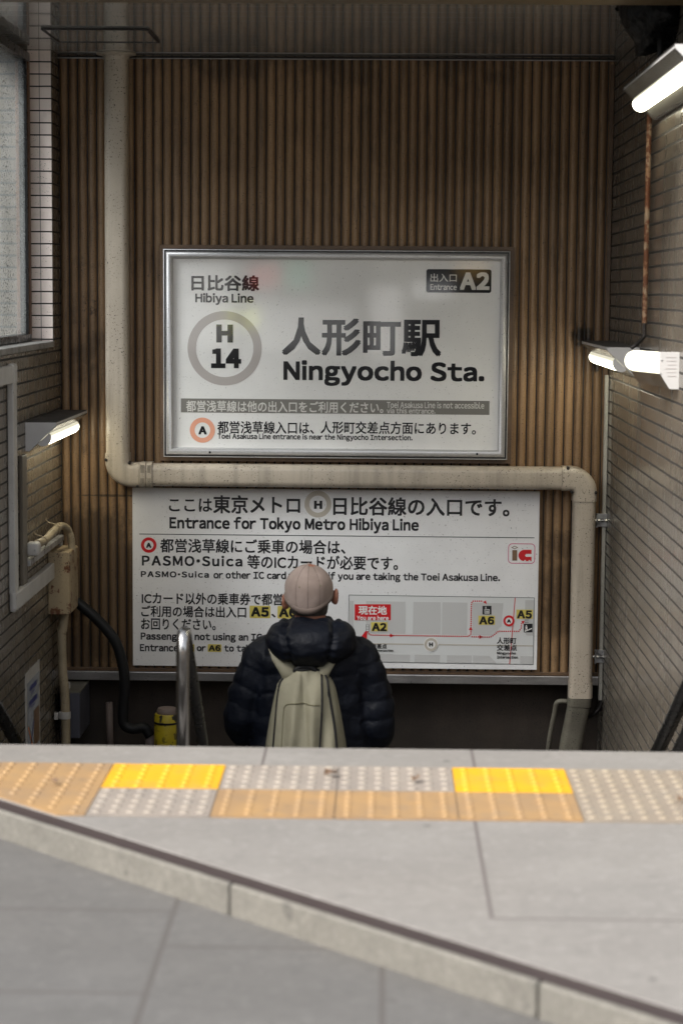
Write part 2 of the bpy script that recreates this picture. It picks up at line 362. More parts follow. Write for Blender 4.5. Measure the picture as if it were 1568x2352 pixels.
def text(parent, body, u0, u1, vc, h, Y, mat, bold=0., space=0., name='lettering'):
    latin = all(ord(c) < 0x100 for c in body)
    bold = bold * .95 + ((.020 if latin else .014) if Y > 9.945 else .009)
    latin = all(ord(c) < 0x100 for c in body)
    V, Fc = [], []; cur = 0.
    def put(gl, dx):
        n0 = len(V); V.extend((x + dx, y) for x, y in gl[0]); Fc.extend(tuple(i + n0 for i in f) for f in gl[1])
    if latin:
        for c in body:
            if c == ' ': cur += .30; continue
            gl = raw_glyph('・' if c == '·' else chr(ord(c) + 0xFEE0)); xs = [p[0] for p in gl[0]]; b_ = bearing(c) + space + bold * .9
            cur += b_; put(gl, cur - min(xs)); cur += max(xs) - min(xs) + b_
    else:
        put(raw_glyph(body), 0)
    xs = [p[0] for p in V]; ys = [p[1] for p in V]
    x0, x1, y0, y1 = min(xs) - bold, max(xs) + bold, min(ys) - bold, max(ys) + bold; c = PY((u0 + u1) / 2, vc, Y); k = Y / FPX
    sx, sy = (u1 - u0) * k / (x1 - x0), h * k / (y1 - y0)
    offs = [(0., 0.)] if bold < .002 else [(bold * a_, bold * c_) for a_, c_ in ((-1, -1), (1, -1), (1, 1), (-1, 1)) + (((0, 1), (0, -1), (1, 0), (-1, 0), (0, 0)) if bold > .03 else ())]
    VV, FF = [], []
    for i, (ox, oy) in enumerate(offs):                                 # heavier stroke: the outline laid round a small circle
        n0 = len(VV); yy = Y - i * .00007
        VV += [(c.x + (x + ox - (x0 + x1) / 2) * sx, yy, c.z + (y + oy - (y0 + y1) / 2) * sy) for x, y in V]; FF += [tuple(q + n0 for q in f) for f in Fc]
    me = bpy.data.meshes.new(name); me.from_pydata(VV, [], FF)
    return link(name, me, mat, parent)
def rect_xz(u0, u1, v0, v1, Y):
    c = PY((u0 + u1) / 2, (v0 + v1) / 2, Y); k = Y / FPX
    return c.x - (u1 - u0) * k / 2, c.x + (u1 - u0) * k / 2, c.z - (v1 - v0) * k / 2, c.z + (v1 - v0) * k / 2
def patch(parent, name, u0, u1, v0, v1, Y, mat, rad=0.):
    x0, x1, z0, z1 = rect_xz(u0, u1, v0, v1, Y); r = rad * Y / FPX
    if r: pts = [(cx + r * math.cos(a), Y, cz + r * math.sin(a)) for cx, cz, a0 in ((x1 - r, z1 - r, 0), (x0 + r, z1 - r, 90), (x0 + r, z0 + r, 180), (x1 - r, z0 + r, 270)) for a in (R(a0 + 15 * i) for i in range(7))]
    else: pts = [(x0, Y, z0), (x1, Y, z0), (x1, Y, z1), (x0, Y, z1)]
    return MB().poly(pts).build(name, mat, parent)
def ppoly(parent, name, pts, Y, mat): return MB().poly([PY(u, v, Y) for u, v in pts]).build(name, mat, parent)
def ring(parent, name, u, v, ro, ri, Y, mat, seg=56):
    c = PY(u, v, Y); k = Y / FPX; mb = MB()
    P = lambda r, i: (c.x + r * k * math.cos(2 * math.pi * i / seg), Y, c.z + r * k * math.sin(2 * math.pi * i / seg))
    if ri <= 0: mb.poly([P(ro, i) for i in range(seg)])
    else: mb.rings([[P(ro, i) for i in range(seg)], [P(ri, i) for i in range(seg)]], cap=False)
    return mb.build(name, mat, parent)
def dots(parent, name, pts, r, Y, mat):
    mb = MB(); k = Y / FPX
    for u, v in pts:
        c = PY(u, v, Y); mb.poly([(c.x + r * k * math.cos(math.pi * i / 4), Y, c.z + r * k * math.sin(math.pi * i / 4)) for i in range(8)])
    return mb.build(name, mat, parent)

# ================================================================== GROUND
KA, KB = PZ(0, 1862, 0), PZ(1568, 2363, 0)           # top front edge of the kerb
KD = (KB - KA).normalized(); KN = Vector((-KD.y, KD.x, 0)) * 1.0        # towards the stairs
if KN.y < 0: KN = -KN
def kp(s, n, z=0.): p = KA + KD * s + KN * n; return Vector((p.x, p.y, z))
def kx(x, n=0.): return kp((x - KA.x - KN.x * n) / KD.x, n)
PAVE = .07
j = lambda u, v: PZ(u, v, -PAVE)
a1, a2, a3 = j(0, 2087), j(0, 2277), j(540, 2176); b1, b2 = j(380, 2150), j(877, 2290)
M['pave'] = stone('grey_paving', (.132, .128, .122), (.108, .105, .102), lines=[('y', a1.y, -9, b1.x), ('y', a2.y, -9, b1.x), ('y', a3.y, b1.x, 9), ('x', b1.x, -9, 9), ('x', b2.x, -9, a3.y)], lw=.0065, lcol=(.088, .080, .075))
yT0, yT1, yT2 = 4.872, 5.144, 5.416
l1 = PZ(1110, 2000, 0); l2 = PZ(1350, 2112, 0)
M['slab'] = stone('pale_landing_slabs', (.25, .236, .219), (.20, .188, .175), lines=[('x', l1.x, l2.y, yT0), ('y', l2.y, l1.x, 9), ('x', -.313, yT2, 9), ('x', .262, yT2, 9)], lw=.0045)
X0, X1 = -1.85, 1.9
g = MB()
f0, f1 = kx(X0), kx(X1)
for q in ([(-70, -70), (70, -70), (70, f1.y), (X1, f1.y), (X0, f0.y), (-70, f0.y)],
          [(-70, f0.y), (X0, f0.y), (X0, 10.6), (-70, 10.6)], [(X1, f1.y), (70, f1.y), (70, 10.6), (X1, 10.6)], [(-70, 10.6), (70, 10.6), (70, 70), (-70, 70)]):
    g.poly([(x, y, -PAVE) for x, y in q])
tag(g.build('pavement', M['pave']), kind='structure')

KW = .018                                                               # kerb top width
e1 = kx(X1, KW + .050); e0 = e1 - KD * ((e1.y - YE + .01) / KD.y)
land = MB().prism([(e0.x, e0.y, 0), (e1.x, e1.y, 0), (X1, YE, 0), (e0.x, YE, 0)], (0, 0, -.16), .004)
tag(land.build('landing', M['slab']), kind='structure')
# dark joint strip between the kerb and the slabs
M['joint'] = weathered('brown_joint', (.042, .029, .027), (.034, .023, .022), rough=.6)
q0, q1, q2, q3 = kx(X0, KW), kx(X1, KW), kx(X1, KW + .050), kx(X0, KW + .050)
tag(MB().poly([(p.x, p.y, -.002) for p in (q0, q1, q2, q3)]).build('joint_strip', M['joint']), kind='structure')
M['granite'] = stone('speckled_granite', (.195, .185, .160), (.145, .138, .12), grain=.4, nscale=6, rough=.75)
kj = [PZ(525, 2030, 0), PZ(1232, 2256, 0)]
sj = [(p - KA).dot(KD) for p in kj]
ss = [sj[0] - 1.9, sj[0] - .95, sj[0], sj[1], sj[1] + .95, sj[1] + 1.6]
kl = ['granite kerb stone along the far end of the step, out towards the left wall', 'speckled granite kerb stone beside the cut orange tactile tiles',
      'longest seen granite kerb stone, middle of the diagonal step', 'granite kerb stone at the near right end of the diagonal step', 'granite kerb stone beyond the near end of the step']
for i, (s0, s1) in enumerate(zip(ss, ss[1:])):
    b = MB().prism([kp(s0 + .003, .0), kp(s1 - .003, .0), kp(s1 - .003, KW - .001), kp(s0 + .003, KW - .001)], (0, 0, -.17), .006)
    tag(b.build('kerb_stone', M['granite'], smooth=False), kl[i], 'kerb stone', 'granite kerb stones of the entrance step')

# stairs
RISE, RUN = .165, .30
st = MB()
for i in range(12):
    y = YE + RUN * i
    st.box((XL, y + (.003 if i else .002), -2.6), (XR, (y + RUN + .003) if i < 11 else 10.6, -(i + 1) * RISE - .0), .006 if i < 11 else .002)
tag(st.build('stairs', M['step']), kind='structure')

# tactile tiles
def tact_mat(name, c1, c2, stud):
    mt = bpy.data.materials.new(name); t = NT(mt); x = t.xyz()
    col = t.mix(t.ramp(t.noise(6, 5, .6), .3, .7), c1, c2)
    col = t.mix(t.ramp(x[2], .006, .009), col, stud)
    col = t.mix(t.m('MULTIPLY', t.ramp(t.noise(24, 4, .7), .62, .7), .5), col, (.12, .08, .05))
    col = t.mix(t.m('MULTIPLY', t.ramp(t.noise(9, 5, .7), .45, .7), .4), col, tuple(.5 * q + .07 for q in c2))
    t.set(Base_Color=col, Roughness=.65); return mt
TM = dict(y=tact_mat('bright_yellow_tile', (.66, .34, .004), (.60, .305, .004), (.62, .34, .02)),
          o=tact_mat('worn_orange_tile', (.345, .21, .09), (.275, .175, .09), (.355, .225, .10)),
          g=tact_mat('worn_grey_tile', (.285, .245, .208), (.24, .207, .178), (.335, .29, .235)),
          b=tact_mat('worn_beige_tile', (.27, .225, .172), (.235, .193, .15), (.33, .272, .19)))
def tactile(x0, x1, y0, y1, kind, label):
    n, nr = (7, 5) if kind in 'gb' else (5, 6)
    mb = MB()
    pts = [(x0, y0), (x1, y0), (x1, y1), (x0, y1)]
    # cut by the kerb's joint strip where the step crosses the row
    lim = lambda p: (Vector((p[0], p[1], 0)) - KA).dot(KN) - (KW + .056)
    out = []
    for a, b in zip(pts, pts[1:] + pts[:1]):
        da, db = lim(a), lim(b)
        if da >= 0: out.append(a)
        if (da < 0) != (db < 0): t = da / (da - db); out.append((a[0] + (b[0] - a[0]) * t, a[1] + (b[1] - a[1]) * t))
    if len(out) < 3: return
    mb.prism([(x, y, .0045) for x, y in out], (0, 0, -.012))
    for i in range(n):
        for k in range(nr):
            x = x0 + (x1 - x0) * (i + .5) / n; y = y0 + (y1 - y0) * (k + .5) / nr
            if lim((x, y)) < .016: continue
            r = .0138 if n == 7 else .011
            mb.lathe((x, y, 0), [(r, .004), (r * .9, .006), (r * .6, .0086), (r * .2, .009)], 12)
    tag(mb.build('tactile_tile', TM[kind], angle=30), label, 'tactile tile', 'tactile paving tiles before the stairs')
xj = -.712
G = .0015
TW = .3035
rowA = {-3: ('o', 'worn orange tactile tile at the far left end of the strip'), -2: ('o', 'worn orange tactile tile left of the orange one with a dark mark'), -1: ('o', 'worn orange tactile tile with a dark mark, directly left of a bright yellow tile'), 0: ('y', 'bright yellow tactile tile left of the two grey studded ones'),
        1: ('g', 'grey studded tactile tile just right of the left bright yellow tile'), 2: ('g', 'grey studded tactile tile just left of the right bright yellow tile'),
        3: ('y', 'bright yellow tactile tile before the right half of the stairs'), 4: ('b', 'beige studded tactile tile right of the right bright yellow tile, stair-side row'), 5: ('b', 'beige studded tactile tile at the right end of the stair-side row')}
rowB = {-3: ('o', 'worn orange tactile tile at the near row, far left by the wall'), -2: ('o', 'worn orange tactile tile cut to a sliver by the kerb'), -1: ('o', 'worn orange tactile tile cut diagonally by the kerb, near row'), 0: ('g', 'grey studded tactile tile in front of the left bright yellow tile'),
        1: ('o', 'orange tactile tile in the near row, next to the grey studded near-row tile'), 2: ('o', 'orange tactile tile in the near row with a chipped front corner'),
        3: ('o', 'orange tactile tile directly in front of the right bright yellow tile'), 4: ('b', 'beige studded tactile tile in the near row, right of the last orange one'), 5: ('b', 'beige studded tactile tile at the right end of the near row')}
for row, y0, y1 in ((rowA, yT1, yT2), (rowB, yT0, yT1)):
    for i, (k, lb) in row.items(): tactile(xj + TW * i + G, xj + TW * (i + 1) - G, y0 + G, y1 - G, k, lb)

# ================================================================== WALLS, CEILING
wall = thing('corrugated_wall', 'brown ribbed metal wall at the end of the stairwell behind the signs', 'wall', (0, YW, -.6))
zB = PY(760, 1541, YW).z
prof = [(0, .03), (.070, .03), (.075, -.001), (.12, -.003), (.18, -.0105), (.30, -.0155), (.48, -.0172), (.66, -.016), (.82, -.0115), (.92, -.0045), (.93, .03)]
pitch = .0455; cr = MB(); xs = []
x = XL
while x < XR:
    for t_, y_ in prof:
        if x + t_ * pitch <= XR: xs.append((x + t_ * pitch, YW + y_))
    x += pitch
xs.append((XR, YW))
cr.rings([[(a, b, z) for a, b in xs] for z in (zB, .2, .8, 1.4, 1.9, ZC)], cap=False, closed=False)
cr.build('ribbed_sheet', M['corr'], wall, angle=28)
MB().box((XL, YW - .022, ZC - .010), (XR, YW - .018, ZC - .002), .002).build('top_trim', M['dark_metal'], wall)
MB().box((XL, YW - .03, ZC - .016), (XR, YW - .018, ZC - .0115), .002).build('top_bead', M['alu'], wall)
z0, z1 = PY(760, 1568, YW - .03).z, PY(760, 1548, YW - .03).z
MB().box((XL + .005, YW - .03, z0), (XR - .005, YW + .12, z1), .003).build('bottom_flashing', M['alu'], wall)
MB().box((XL + .004, YW - .02, z1 + .001), (XR - .004, YW - .001, z1 + .018), .002).build('bottom_channel', M['corr_trim'], wall)
MB().box((XR - .022, YW - .02, zB), (XR - .002, YW - .001, ZC - .03), .002).build('corner_trim', M['corr_trim'], wall)
MB().box((XL, YW + .002, zB - .02), (XR, YW + .12, ZC + .1)).build('backing', M['dark_metal'], wall)
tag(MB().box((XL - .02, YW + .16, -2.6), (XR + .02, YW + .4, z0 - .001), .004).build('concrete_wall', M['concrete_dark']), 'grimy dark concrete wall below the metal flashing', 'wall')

# ceiling and beam
tag(MB().box((XL - .3, 7.35, ZC), (XR + .3, YW + .15, ZC + .12), .002).build('ceiling', M['ceiling']), kind='structure')
zb = PY(1000, 10, 7.6).z
tag(MB().box((XL + .002, 7.36, zb), (XR - .002, 7.6, ZC - .001), .004).build('ceiling_beam', M['beam']), 'brown ceiling beam crossing above the stairs at the top edge', 'beam')
hatch = [PZ(u, v, ZC - .012) for u, v in ((95, 70), (341, 74), (372, 101), (128, 97))]
hx0, hx1 = (hatch[0].x + hatch[3].x) / 2, (hatch[1].x + hatch[2].x) / 2; hy0, hy1 = min(p.y for p in hatch), max(p.y for p in hatch)
hb = MB(); b_ = .013
for lo, hi in (((hx0, hy0), (hx1, hy0 + b_)), ((hx0, hy1 - b_), (hx1, hy1)), ((hx0, hy0 + b_), (hx0 + b_, hy1 - b_)), ((hx1 - b_, hy0 + b_), (hx1, hy1 - b_))):
    hb.box((lo[0], lo[1], ZC - .009), (hi[0], hi[1], ZC - .0005), .002)
ho = thing('ceiling_hatch', 'dark framed access hatch in the glossy ceiling near the left pipe', 'hatch', (hx0, hy0, ZC))
hb.build('hatch_frame', M['dark_metal'], ho)
MB().box((hx0 + b_ + .002, hy0 + b_ + .002, ZC - .006), (hx1 - b_ - .002, hy1 - b_ - .002, ZC - .0008), .001).build('hatch_panel', M['ceiling'], ho)

# left tiled wall with its window
ZS = 1.03                                                              # sill
YP = 9.775                                                             # front face of the pillar beyond the window
XG = XL - .113
lw = thing('tiled_wall', 'brown glazed tile wall with the frosted window and lamp, left side', 'wall', (XL, 8, -1.5))
MB().box((XL - .28, YE + .05, -2.6), (XL, YW + .15, ZS - .03), .001).build('lower_wall', M['tileL'], lw)
MB().box((XL - .28, YP + .0015, ZS - .028), (XL, YW + .15, ZC + .1)).build('pillar', M['tileL'], lw)
MB().box((XG - .002, YP, ZS + .002), (XL - .0008, YP + .0012, ZC - .002)).build('pillar_daylit_face', M['tileP'], lw)  # thin front sheet carrying the daylight-paled tile
MB().box((XL - .28, YE + .05, ZS - .028), (XL + .004, YP - .001, ZS), .004).build('window_sill', M['sill'], lw)
MB().box((XL - .28, 6.9, ZS + .001), (XL, 7.2, ZC + .1)).build('near_pier', M['tileL'], lw)
win = thing('window', 'tall dirty frosted window in the tiled wall beside the pillar', 'window', (XG, 9, ZS))
wf = MB(); zt = ZC - .02
wf.box((XG - .05, YP - .05, ZS + .001), (XG + .012, YP - .002, zt), .003)
wf.box((XG - .05, 7.21, ZS + .001), (XG + .012, 7.26, zt), .003)
wf.build('jamb', M['winframe'], win)
MB().box((XG - .05, 7.262, ZS + .001), (XG + .02, YP - .052, ZS + .035), .003).build('bottom_rail', M['black_gloss'], win)
MB().box((XG - .05, 7.262, zt - .04), (XG + .02, YP - .052, zt), .003).build('top_rail', M['black_gloss'], win)
MB().box((XG - .03, YP - .075, ZS + .036), (XG + .008, YP - .0525, zt - .041), .002).build('gasket', M['black_gloss'], win)
MB().box((XG - .012, 7.262, ZS + .036), (XG - .004, YP - .076, zt - .041)).build('pane', M['pane'], win)

# right tiled wall
tag(MB().prism([(XR, YE + .05, -2.6), (XR, YW + .15, -2.6), (XR, YW + .15, ZC + .1), (XR, 6.9, ZC + .1), (XR, 6.9, 1.0), (XR, YE + .05, 1.0)], (.28, 0, 0), .001).build('tiled_wall', M['tileR']), 'grey-brown glazed tile wall carrying the paired lamps and rusty pipe, right side', 'wall')

# ================================================================== SIGN 1 (station name)
Y1 = 9.93
s1 = thing('station_sign', 'framed station name sign reading Ningyocho Sta. with big black characters', 'sign', PY(772, 1050, Y1))
ax0, ax1, az0, az1 = -1.054, .6115, .470, 1.473
def frame(parent, name, x0, x1, z0, z1, prof, mat, angle=40):
    """mitred frame: prof = list of (inset, y)"""
    mb = MB()
    rg = [[(x0 + i, y, z0 + i), (x1 - i, y, z0 + i), (x1 - i, y, z1 - i), (x0 + i, y, z1 - i)] for i, y in prof]
    return mb.rings(rg, cap=False).build(name, mat, parent, angle=angle)
frame(s1, 'surround', ax0 - .022, ax1 + .022, az0 - .022, az1 + .022, [(0, YW), (0, Y1 + .02), (.019, Y1 + .02), (.019, YW)], M['corr_trim'])
frame(s1, 'outer_rim', ax0, ax1, az0, az1, [(0, YW), (0, Y1 - .022), (.004, Y1 - .024), (.004, Y1 - .012)], M['silver'])
frame(s1, 'gasket_line', ax0, ax1, az0, az1, [(.0042, Y1 - .013), (.0105, Y1 - .013)], M['black_gloss'])
frame(s1, 'frame', ax0, ax1, az0, az1, [(.0106, Y1 - .012), (.0115, Y1 - .021), (.018, Y1 - .029), (.028, Y1 - .033), (.036, Y1 - .03), (.043, Y1 - .018), (.0455, Y1 - .001)], M['silver'], 60)
MB().box((ax0 + .012, Y1, az0 + .012), (ax1 - .012, Y1 + .06, az1 - .012)).build('face', M['sign1'], s1)
for u, v in ((482, 1039), (1095, 1043)):
    c = PY(u, v, Y1 - .035); MB().lathe((c.x, Y1 - .034, c.z), [(.0055, .004), (.0055, 0), (.001, -.001)], 12, 'Y').build('screw', M['black'], s1)
TA = Y1 - .001; TB = Y1 - .002
K = M['g_k']
text(s1, '日比谷線', 440, 595, 650, 36, TA, K, .018)
text(s1, 'Hibiya Line', 449, 582, 687, 27, TA, K, .026)
ring(s1, 'line_ring', 516, 800, 85, 66, TA, M['g_grey'])
text(s1, 'H', 497, 535, 766, 41, TA, K, .07); text(s1, '14', 485, 554, 823, 45, TA, K, .06)
bd = patch(s1, 'entrance_badge', 979, 1127, 619, 672, TA, M['g_k'], 5)
text(bd, '出入口', 988, 1048, 638, 19, TB, M['g_lt']); text(bd, 'Entrance', 988, 1048, 659.5, 13, TB, M['g_lt'], .01); text(bd, 'A2', 1056, 1123, 645.5, 40, TB, M['g_lt'], .04)
text(s1, '人形町駅', 648, 1012, 774, 87, TA, K, .016)
text(s1, 'Ningyocho Sta.', 651, 1111, 858, 59, TA, K, .03)
bn = patch(s1, 'notice_band', 415, 1123, 918, 950, TA, M['g_greyd'])
text(bn, '都営浅草線は他の出入口をご利用ください。', 427, 880, 934.5, 26, TB, M['g_lt'], .008)
text(bn, 'Toei Asakusa Line is not accessible', 888, 1111, 930.5, 15, TB, M['g_lt'], .012); text(bn, 'via this entrance.', 888, 999, 943.5, 13, TB, M['g_lt'], .012)
ring(s1, 'line_ring', 465, 988, 29, 18, TA, M['g_peach']); text(s1, 'A', 456, 475, 988.5, 19, TA, K, .05)
text(s1, '都営浅草線入口は、', 499, 721, 982, 29, TA, K, .006); text(s1, '人形町交差点方面にあります。', 736, 1092, 983, 29, TA, K, .006)
text(s1, 'Toei Asakusa Line entrance is near the Ningyocho Intersection.', 499, 947, 1005, 17, TA, K, .022)

# ================================================================== SIGN 2 (entrance guidance board)
Y2 = 9.962
s2 = thing('guidance_board', 'white guidance board with a small route map under the horizontal pipe', 'sign', PY(770, 1535, Y2))
bx0, bx1, bz0, bz1 = -1.214, .778, -.572, .312
MB().box((bx0, Y2, bz0), (bx1, Y2 + .02, bz1), .002).build('board', M['sign2'], s2)
ta, tb, tc, td = Y2 - .001, Y2 - .002, Y2 - .003, Y2 - .004
K = M['m_k']
text(s2, 'ここは', 388, 488, 1160, 31, ta, K, .004); text(s2, '東京メトロ', 489, 690, 1159, 43, ta, K, .008)
ring(s2, 'line_ring', 730, 1158, 31, 20, ta, M['m_ring']); text(s2, 'H', 721, 740, 1159.5, 19, ta, K, .06)
text(s2, '日比谷線の入口です。', 764, 1170, 1164, 43, ta, K, .008)
text(s2, 'Entrance for Tokyo Metro Hibiya Line', 387, 963, 1206, 36, ta, K, .018)
patch(s2, 'rule', 316, 1229, 1230, 1231.8, ta, M['m_line'])
ring(s2, 'line_ring', 342, 1252, 18, 11, ta, M['m_red']); text(s2, 'A', 336, 348, 1252.5, 12, ta, K, .05)
text(s2, '都営浅草線にご乗車の場合は、', 366, 795, 1255, 33, ta, K, .004)
text(s2, 'PASMO·Suica', 325, 558, 1288, 25, ta, K, .012, .05); text(s2, '等のICカードが必要です。', 566, 915, 1292, 33, ta, K, .004)
text(s2, 'PASMO·Suica', 323, 481, 1319, 15, ta, K, .014, .05)
text(s2, 'or other IC card required if you are taking the Toei Asakusa Line.', 487, 1150, 1325.5, 23, ta, K, .014)
text(s2, 'ICカード以外の乗車券で都営浅草線を', 323, 752, 1376, 28, ta, K, .004)
text(s2, 'ご利用の場合は出入口', 323, 567, 1405, 27, ta, K, .004); text(s2, '、', 623, 633, 1414, 9, ta, K, .004); text(s2, 'へ', 690, 714, 1408, 20, ta, K, .004)
for (u0, u1, v0, v1, s) in ((573, 621, 1391, 1420, 'A5'), (637, 685, 1392, 1421, 'A6'), (416, 447, 1479, 1497, 'A5'), (477, 509, 1479.5, 1497.5, 'A6')):
    p = patch(s2, 'exit_tag', u0, u1, v0, v1, ta, M['m_yellow'], 2)
    text(p, s, u0 + .07 * (u1 - u0), u1 - .07 * (u1 - u0), (v0 + v1) / 2, (v1 - v0) * .78, tb, K, .03)
text(s2, 'お回りください。', 323, 497, 1434, 27, ta, K, .004)
text(s2, 'Passengers not using an IC card', 321, 655, 1464.5, 23, ta, K, .016)
text(s2, 'Entrance', 321, 411, 1488, 17, ta, K, .016); text(s2, 'or', 452, 473, 1490, 12, ta, K, .016); text(s2, 'to take Toei', 514, 634, 1489, 17, ta, K, .016)
# round-cornered card emblem
def outline(parent, name, u0, u1, v0, v1, th, rad, Y, mat):
    x0, x1, z0, z1 = rect_xz(u0, u1, v0, v1, Y); k = Y / FPX
    def rr(i):
        r = max(rad - i, .5) * k; e = i * k
        return [(cx + r * math.cos(a), Y, cz + r * math.sin(a)) for cx, cz, a0 in ((x1 - e - r, z1 - e - r, 0), (x0 + e + r, z1 - e - r, 90), (x0 + e + r, z0 + e + r, 180), (x1 - e - r, z0 + e + r, 270)) for a in (R(a0 + 15 * q) for q in range(7))]
    return MB().rings([rr(0), rr(th)], cap=False).build(name, mat, parent)
em = outline(s2, 'card_emblem', 1166, 1228, 1248, 1295, 1.6, 9, ta, M['m_pink'])
E2 = lambda x, y: (500 * .5742 + x * .62256, 1900 * .5742 + y * .62256)   # board enlargement -> photo
ppoly(em, 'emblem_bar', [E2(1427, 277), E2(1445, 277), E2(1445, 316), E2(1427, 316)], ta, M['m_brown'])
ppoly(em, 'emblem_diamond', [E2(1436, 261), E2(1449, 267.5), E2(1436, 274), E2(1423, 267.5)], ta, M['m_brown'])
ppoly(em, 'emblem_diamond_core', [E2(1436, 263.5), E2(1444, 267.5), E2(1436, 271.5), E2(1428, 267.5)], tb, M['m_white'])
cc = [E2(1472 + 22 * math.cos(R(a)), 297 - 21 * math.sin(R(a))) for a in range(90, 271, 15)]
ppoly(em, 'emblem_train', cc + [E2(1498, 318), E2(1498, 302), E2(1478, 302), E2(1474, 297), E2(1478, 291), E2(1498, 291), E2(1498, 276)], ta, M['m_red'])
for x in (1474, 1490): ring(em, 'emblem_wheel', *E2(x, 317), 2.2, 0, tb, M['m_white'], 16)
# route map
mz = lambda x, y: (792.3 + x * .293, 1354.9 + y * .293)
def mrect(p, nm, x0, x1, y0, y1, Y, m): return ppoly(p, nm, [mz(x0, y1), mz(x1, y1), mz(x1, y0), mz(x0, y0)], Y, m)
mp = ppoly(s2, 'route_map', [mz(30, 40), mz(1481, 62), mz(1471, 585), mz(22, 562)], ta, M['m_road'])
for a, b in (((30, 40), (1481, 62)), ((1481, 62), (1471, 585)), ((1471, 585), (22, 562)), ((22, 562), (30, 40))):
    pa, pb = PY(*mz(*a), tb), PY(*mz(*b), tb); d = (pb - pa).normalized(); n_ = Vector((-d.z, 0, d.x)) * .0012
    MB().poly([pa - n_, pb - n_, pb + n_, pa + n_]).build('map_border', M['m_line'], mp)
for r_ in ([(28, 85), (67, 86), (65, 400), (25, 400)], [(165, 88), (472, 93), (469, 345), (163, 340)], [(535, 94), (748, 97), (744, 348), (530, 345)], [(761, 97), (957, 100), (953, 352), (757, 350)],
           [(1000, 101), (1238, 104), (1222, 285), (1150, 357), (994, 354)], [(1410, 80), (1478, 81), (1474, 360), (1420, 356), (1403, 330)], [(150, 500), (508, 508), (507, 568), (150, 562)], [(545, 508), (743, 511), (741, 570), (543, 568)],
           [(798, 512), (991, 515), (989, 574), (796, 572)], [(1001, 515), (1130, 518), (1190, 580), (1000, 577)], [(1371, 520), (1471, 521), (1470, 583), (1370, 582)]):
    ppoly(mp, 'city_block', [mz(*q) for q in r_], tb, M['m_block'])
ppoly(mp, 'rail_line', [mz(85, 416), mz(1470, 435), mz(1470, 444), mz(85, 425)], tb, M['m_ring'])
ppoly(mp, 'rail_line', [mz(1328, 62), mz(1334, 62), mz(1290, 581), mz(1284, 581)], tb, M['m_red'])
ring(mp, 'station_ring', *mz(672, 428), 17, 0, tc, M['m_white']); ring(mp, 'station_ring', *mz(672, 428), 15.2, 9.8, td, M['m_ring']); text(mp, 'H', *[mz(q, 0)[0] for q in (656, 688)], mz(0, 428)[1], 9.5, td, K, .06)
ring(mp, 'station_ring', *mz(1282, 243), 13.2, 0, tc, M['m_white']); ring(mp, 'station_ring', *mz(1282, 243), 13, 8, td, M['m_red']); text(mp, 'A', *[mz(q, 0)[0] for q in (1267, 1297)], mz(0, 244)[1], 8, td, K, .06)
yh = mrect(mp, 'here_tag', 75, 357, 113, 238, tc, M['m_red'])
mt_ = lambda p, s, x0, x1, y0, y1, Y, m, b=0.: text(p, s, mz(x0, 0)[0], mz(x1, 0)[0], mz(0, (y0 + y1) / 2)[1], (y1 - y0) * .293, Y, m, b)
mt_(yh, '現在地', 103, 328, 124, 196, td, M['m_white'], .012); mt_(yh, 'You are here', 90, 342, 201, 238, td, M['m_white'], .02)
for x0, x1, y0, y1, s in ((203, 332, 253, 325, 'A2'), (1043, 1173, 202, 274, 'A6'), (1340, 1469, 155, 227, 'A5')):
    p = mrect(mp, 'exit_tag', x0, x1, y0, y1, tc, M['m_yellow']); mt_(p, s, x0 + 6, x1 - 7, y0 + 5, y1 - 2, td, K, .03)
def along(pts, step):
    out = []; acc = 0
    for (xa, ya), (xb, yb) in zip(pts, pts[1:]):
        L = math.hypot(xb - xa, yb - ya); t = acc
        while t < L: out.append((xa + (xb - xa) * t / L, ya + (yb - ya) * t / L)); t += step
        acc = t - L
    return out
dots(mp, 'dotted_route', [mz(*q) for q in along([(180, 330), (190, 350), (205, 354), (968, 365), (983, 345), (988, 105), (998, 88), (1075, 88)], 16.5) + along([(994, 367), (1135, 370), (1160, 358), (1200, 324), (1360, 325), (1377, 300), (1380, 265)], 16.5)], 1.75, tc, M['m_red'])
for tri in ([(352, 341), (380, 357), (352, 373)], [(968, 315), (997, 315), (982, 288)], [(1050, 352), (1076, 369), (1050, 385)], [(1078, 95), (1102, 84), (1108, 113)], [(1378, 245), (1406, 243), (1392, 270)], [(175, 302), (168, 398), (103, 398)]):
    ppoly(mp, 'route_arrow', [mz(*q) for q in tri], tc, M['m_red'])
ic = mrect(mp, 'lift_icon', 1075, 1145, 125, 193, tc, M['m_k'])
for x0, x1, y0, y1 in ((1091, 1095, 152, 186), (1127, 1131, 152, 186), (1095, 1127, 152, 156), (1095, 1127, 182, 186), (1099, 1104, 162, 180), (1108, 1114, 162, 180), (1118, 1123, 162, 180), (1099, 1103, 130, 148), (1094, 1098, 140, 144), (1104, 1108, 140, 144)):
    mrect(ic, 'icon_stroke', x0, x1, y0, y1, td, M['m_white'])
ic = mrect(mp, 'stairs_icon', 1398, 1467, 265, 333, tc, M['m_k'])
for q in ([(1414, 276), (1422, 276), (1422, 284), (1414, 284)], [(1411, 286), (1425, 286), (1427, 306), (1412, 306)], [(1404, 322), (1415, 316), (1427, 316), (1427, 311), (1439, 311), (1439, 305), (1451, 305), (1451, 300), (1462, 300), (1462, 306), (1406, 330)], [(1412, 307), (1418, 307), (1412, 320), (1408, 320)], [(1421, 307), (1427, 307), (1427, 316), (1422, 316)]):
    ppoly(ic, 'icon_stroke', [mz(*p) for p in q], td, M['m_white'])
